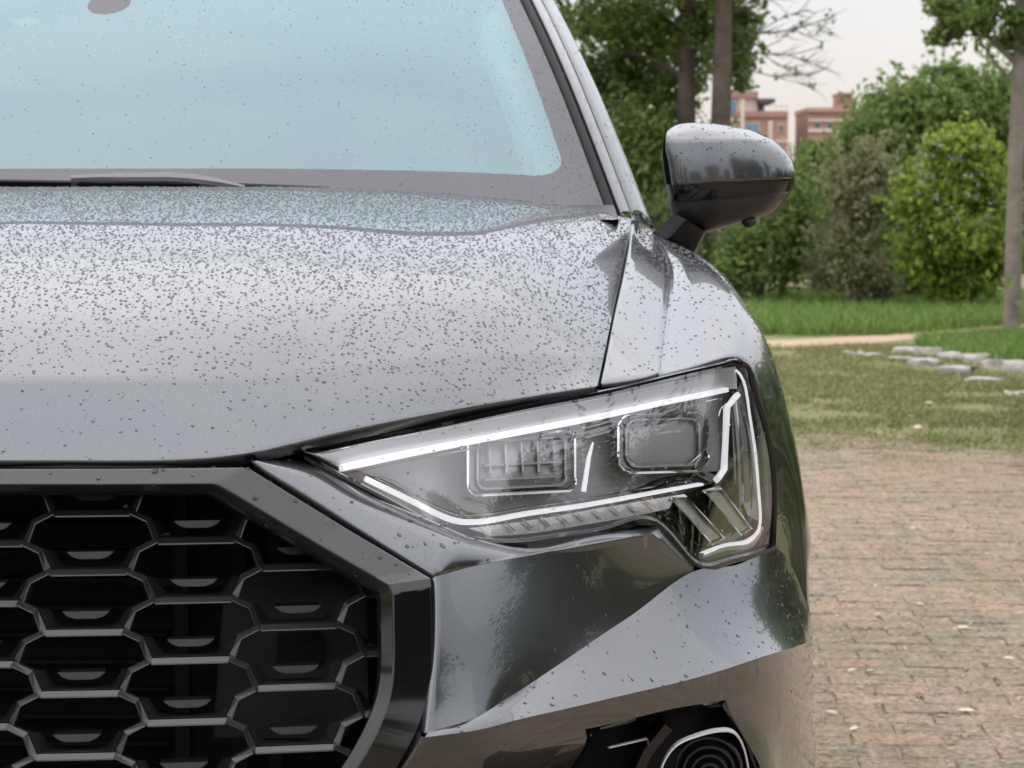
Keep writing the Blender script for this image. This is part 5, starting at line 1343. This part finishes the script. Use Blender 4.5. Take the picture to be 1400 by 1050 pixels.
# ---- buildings -----------------------------------------------------------------
YB = 200.0
def bpt(px, py, dy=0): return U(px, py, YB + dy)
def bbox_(name, px0, py0, px1, py1, dy0, dy1, material, parent):
    a, c = U(px0, py0, YB), U(px1, py1, YB); z0 = -.02 if py1 >= 300 else c[2]
    return box(name, ((a[0] + c[0]) / 2, YB + (dy0 + dy1) / 2, (a[2] + z0) / 2), (c[0] - a[0], dy1 - dy0, a[2] - z0), material, parent)
bd = empty("brick_house", (bpt(1030, 300)[0], YB, -.02)); tag(bd, "salmon brick house with blue windows and a roof terrace, behind the trees", "house")
bbox_("wall", 984, 160, 1076, 300, 0, 9, "brick_wall", bd)
bbox_("parapet", 1006, 152, 1077, 160, -.35, 9.3, "brick_wall_dark", bd)
bbox_("upper_storey", 988, 131, 1037, 160.2, 1.2, 8, "plaster", bd)
bbox_("roof_parapet", 987, 124, 1038, 133, .8, 8.2, "brick_wall_dark", bd)
bbox_("terrace_roof", 1036, 134, 1061, 140, .6, 7, "roof_dark", bd)
bbox_("terrace_back", 1038, 140, 1052, 152.2, 4, 6, "plaster", bd)
bbox_("terrace_rail", 1052, 144.5, 1076, 145.6, -.2, -.1, "plaster", bd)
for px in (1052, 1060, 1068, 1075): bbox_("rail_post", px, 145, px + .8, 152.2, -.2, -.1, "plaster", bd)
bbox_("terrace_window", 1041, 143, 1050, 151, 3.9, 4.05, "window_blue", bd)
for (x0, y0, x1, y1, mt) in ((990, 136, 1009, 157, "window_blue"), (1018, 168, 1038, 184, "window_blue"), (1064, 170, 1072, 180, "window_dark"), (996, 171, 1010, 182, "window_dark"), (1018, 200, 1038, 216, "window_blue")):
    dz = 1.05 if y1 < 160 else -.15
    w_ = bbox_("window", x0, y0, x1, y1, dz, dz + .3, "plaster", bd)
    m2 = 1.2
    bbox_("pane", x0 + m2, y0 + m2, (x0 + x1) / 2 - .4, y1 - m2, dz - .04, dz + .1, mt, w_); bbox_("pane", (x0 + x1) / 2 + .4, y0 + m2, x1 - m2, y1 - m2, dz - .04, dz + .1, mt, w_)
bbox_("pilaster", 1012, 136, 1016, 300, -.45, .2, "plaster", bd); bbox_("pilaster", 1050, 165, 1054.5, 300, -.3, .2, "plaster", bd)
bbox_("band", 984, 162, 1012, 166, -.25, .1, "plaster", bd); bbox_("band", 984, 192, 1076, 195, -.2, .1, "plaster", bd)
bd2 = empty("brick_house", (bpt(1140, 300)[0], YB, -.02)); tag(bd2, "flat roofed reddish house with a square stair turret, right of the sky gap", "house")
bbox_("wall", 1105, 152, 1182, 300, 0, 9, "brick_wall_dark", bd2)
bbox_("parapet", 1104, 147, 1183, 153, -.3, 9.3, "brick_wall", bd2)
bbox_("stair_turret", 1150, 129, 1168, 147.2, 1, 5, "brick_wall_dark", bd2); bbox_("turret_cap", 1149, 126, 1169, 129.3, .7, 5.3, "brick_wall_dark", bd2)
bbox_("band", 1105, 163, 1182, 166, -.2, .1, "plaster", bd2); bbox_("band", 1105, 176, 1182, 181, -.2, .1, "plaster", bd2)
for x0 in (1112, 1130, 1148, 1160):
    w_ = bbox_("window", x0, 167.5, x0 + 10, 175.5, -.1, .2, "plaster", bd2); bbox_("pane", x0 + .8, 168.3, x0 + 9.2, 174.8, -.13, .1, "window_dark", w_)
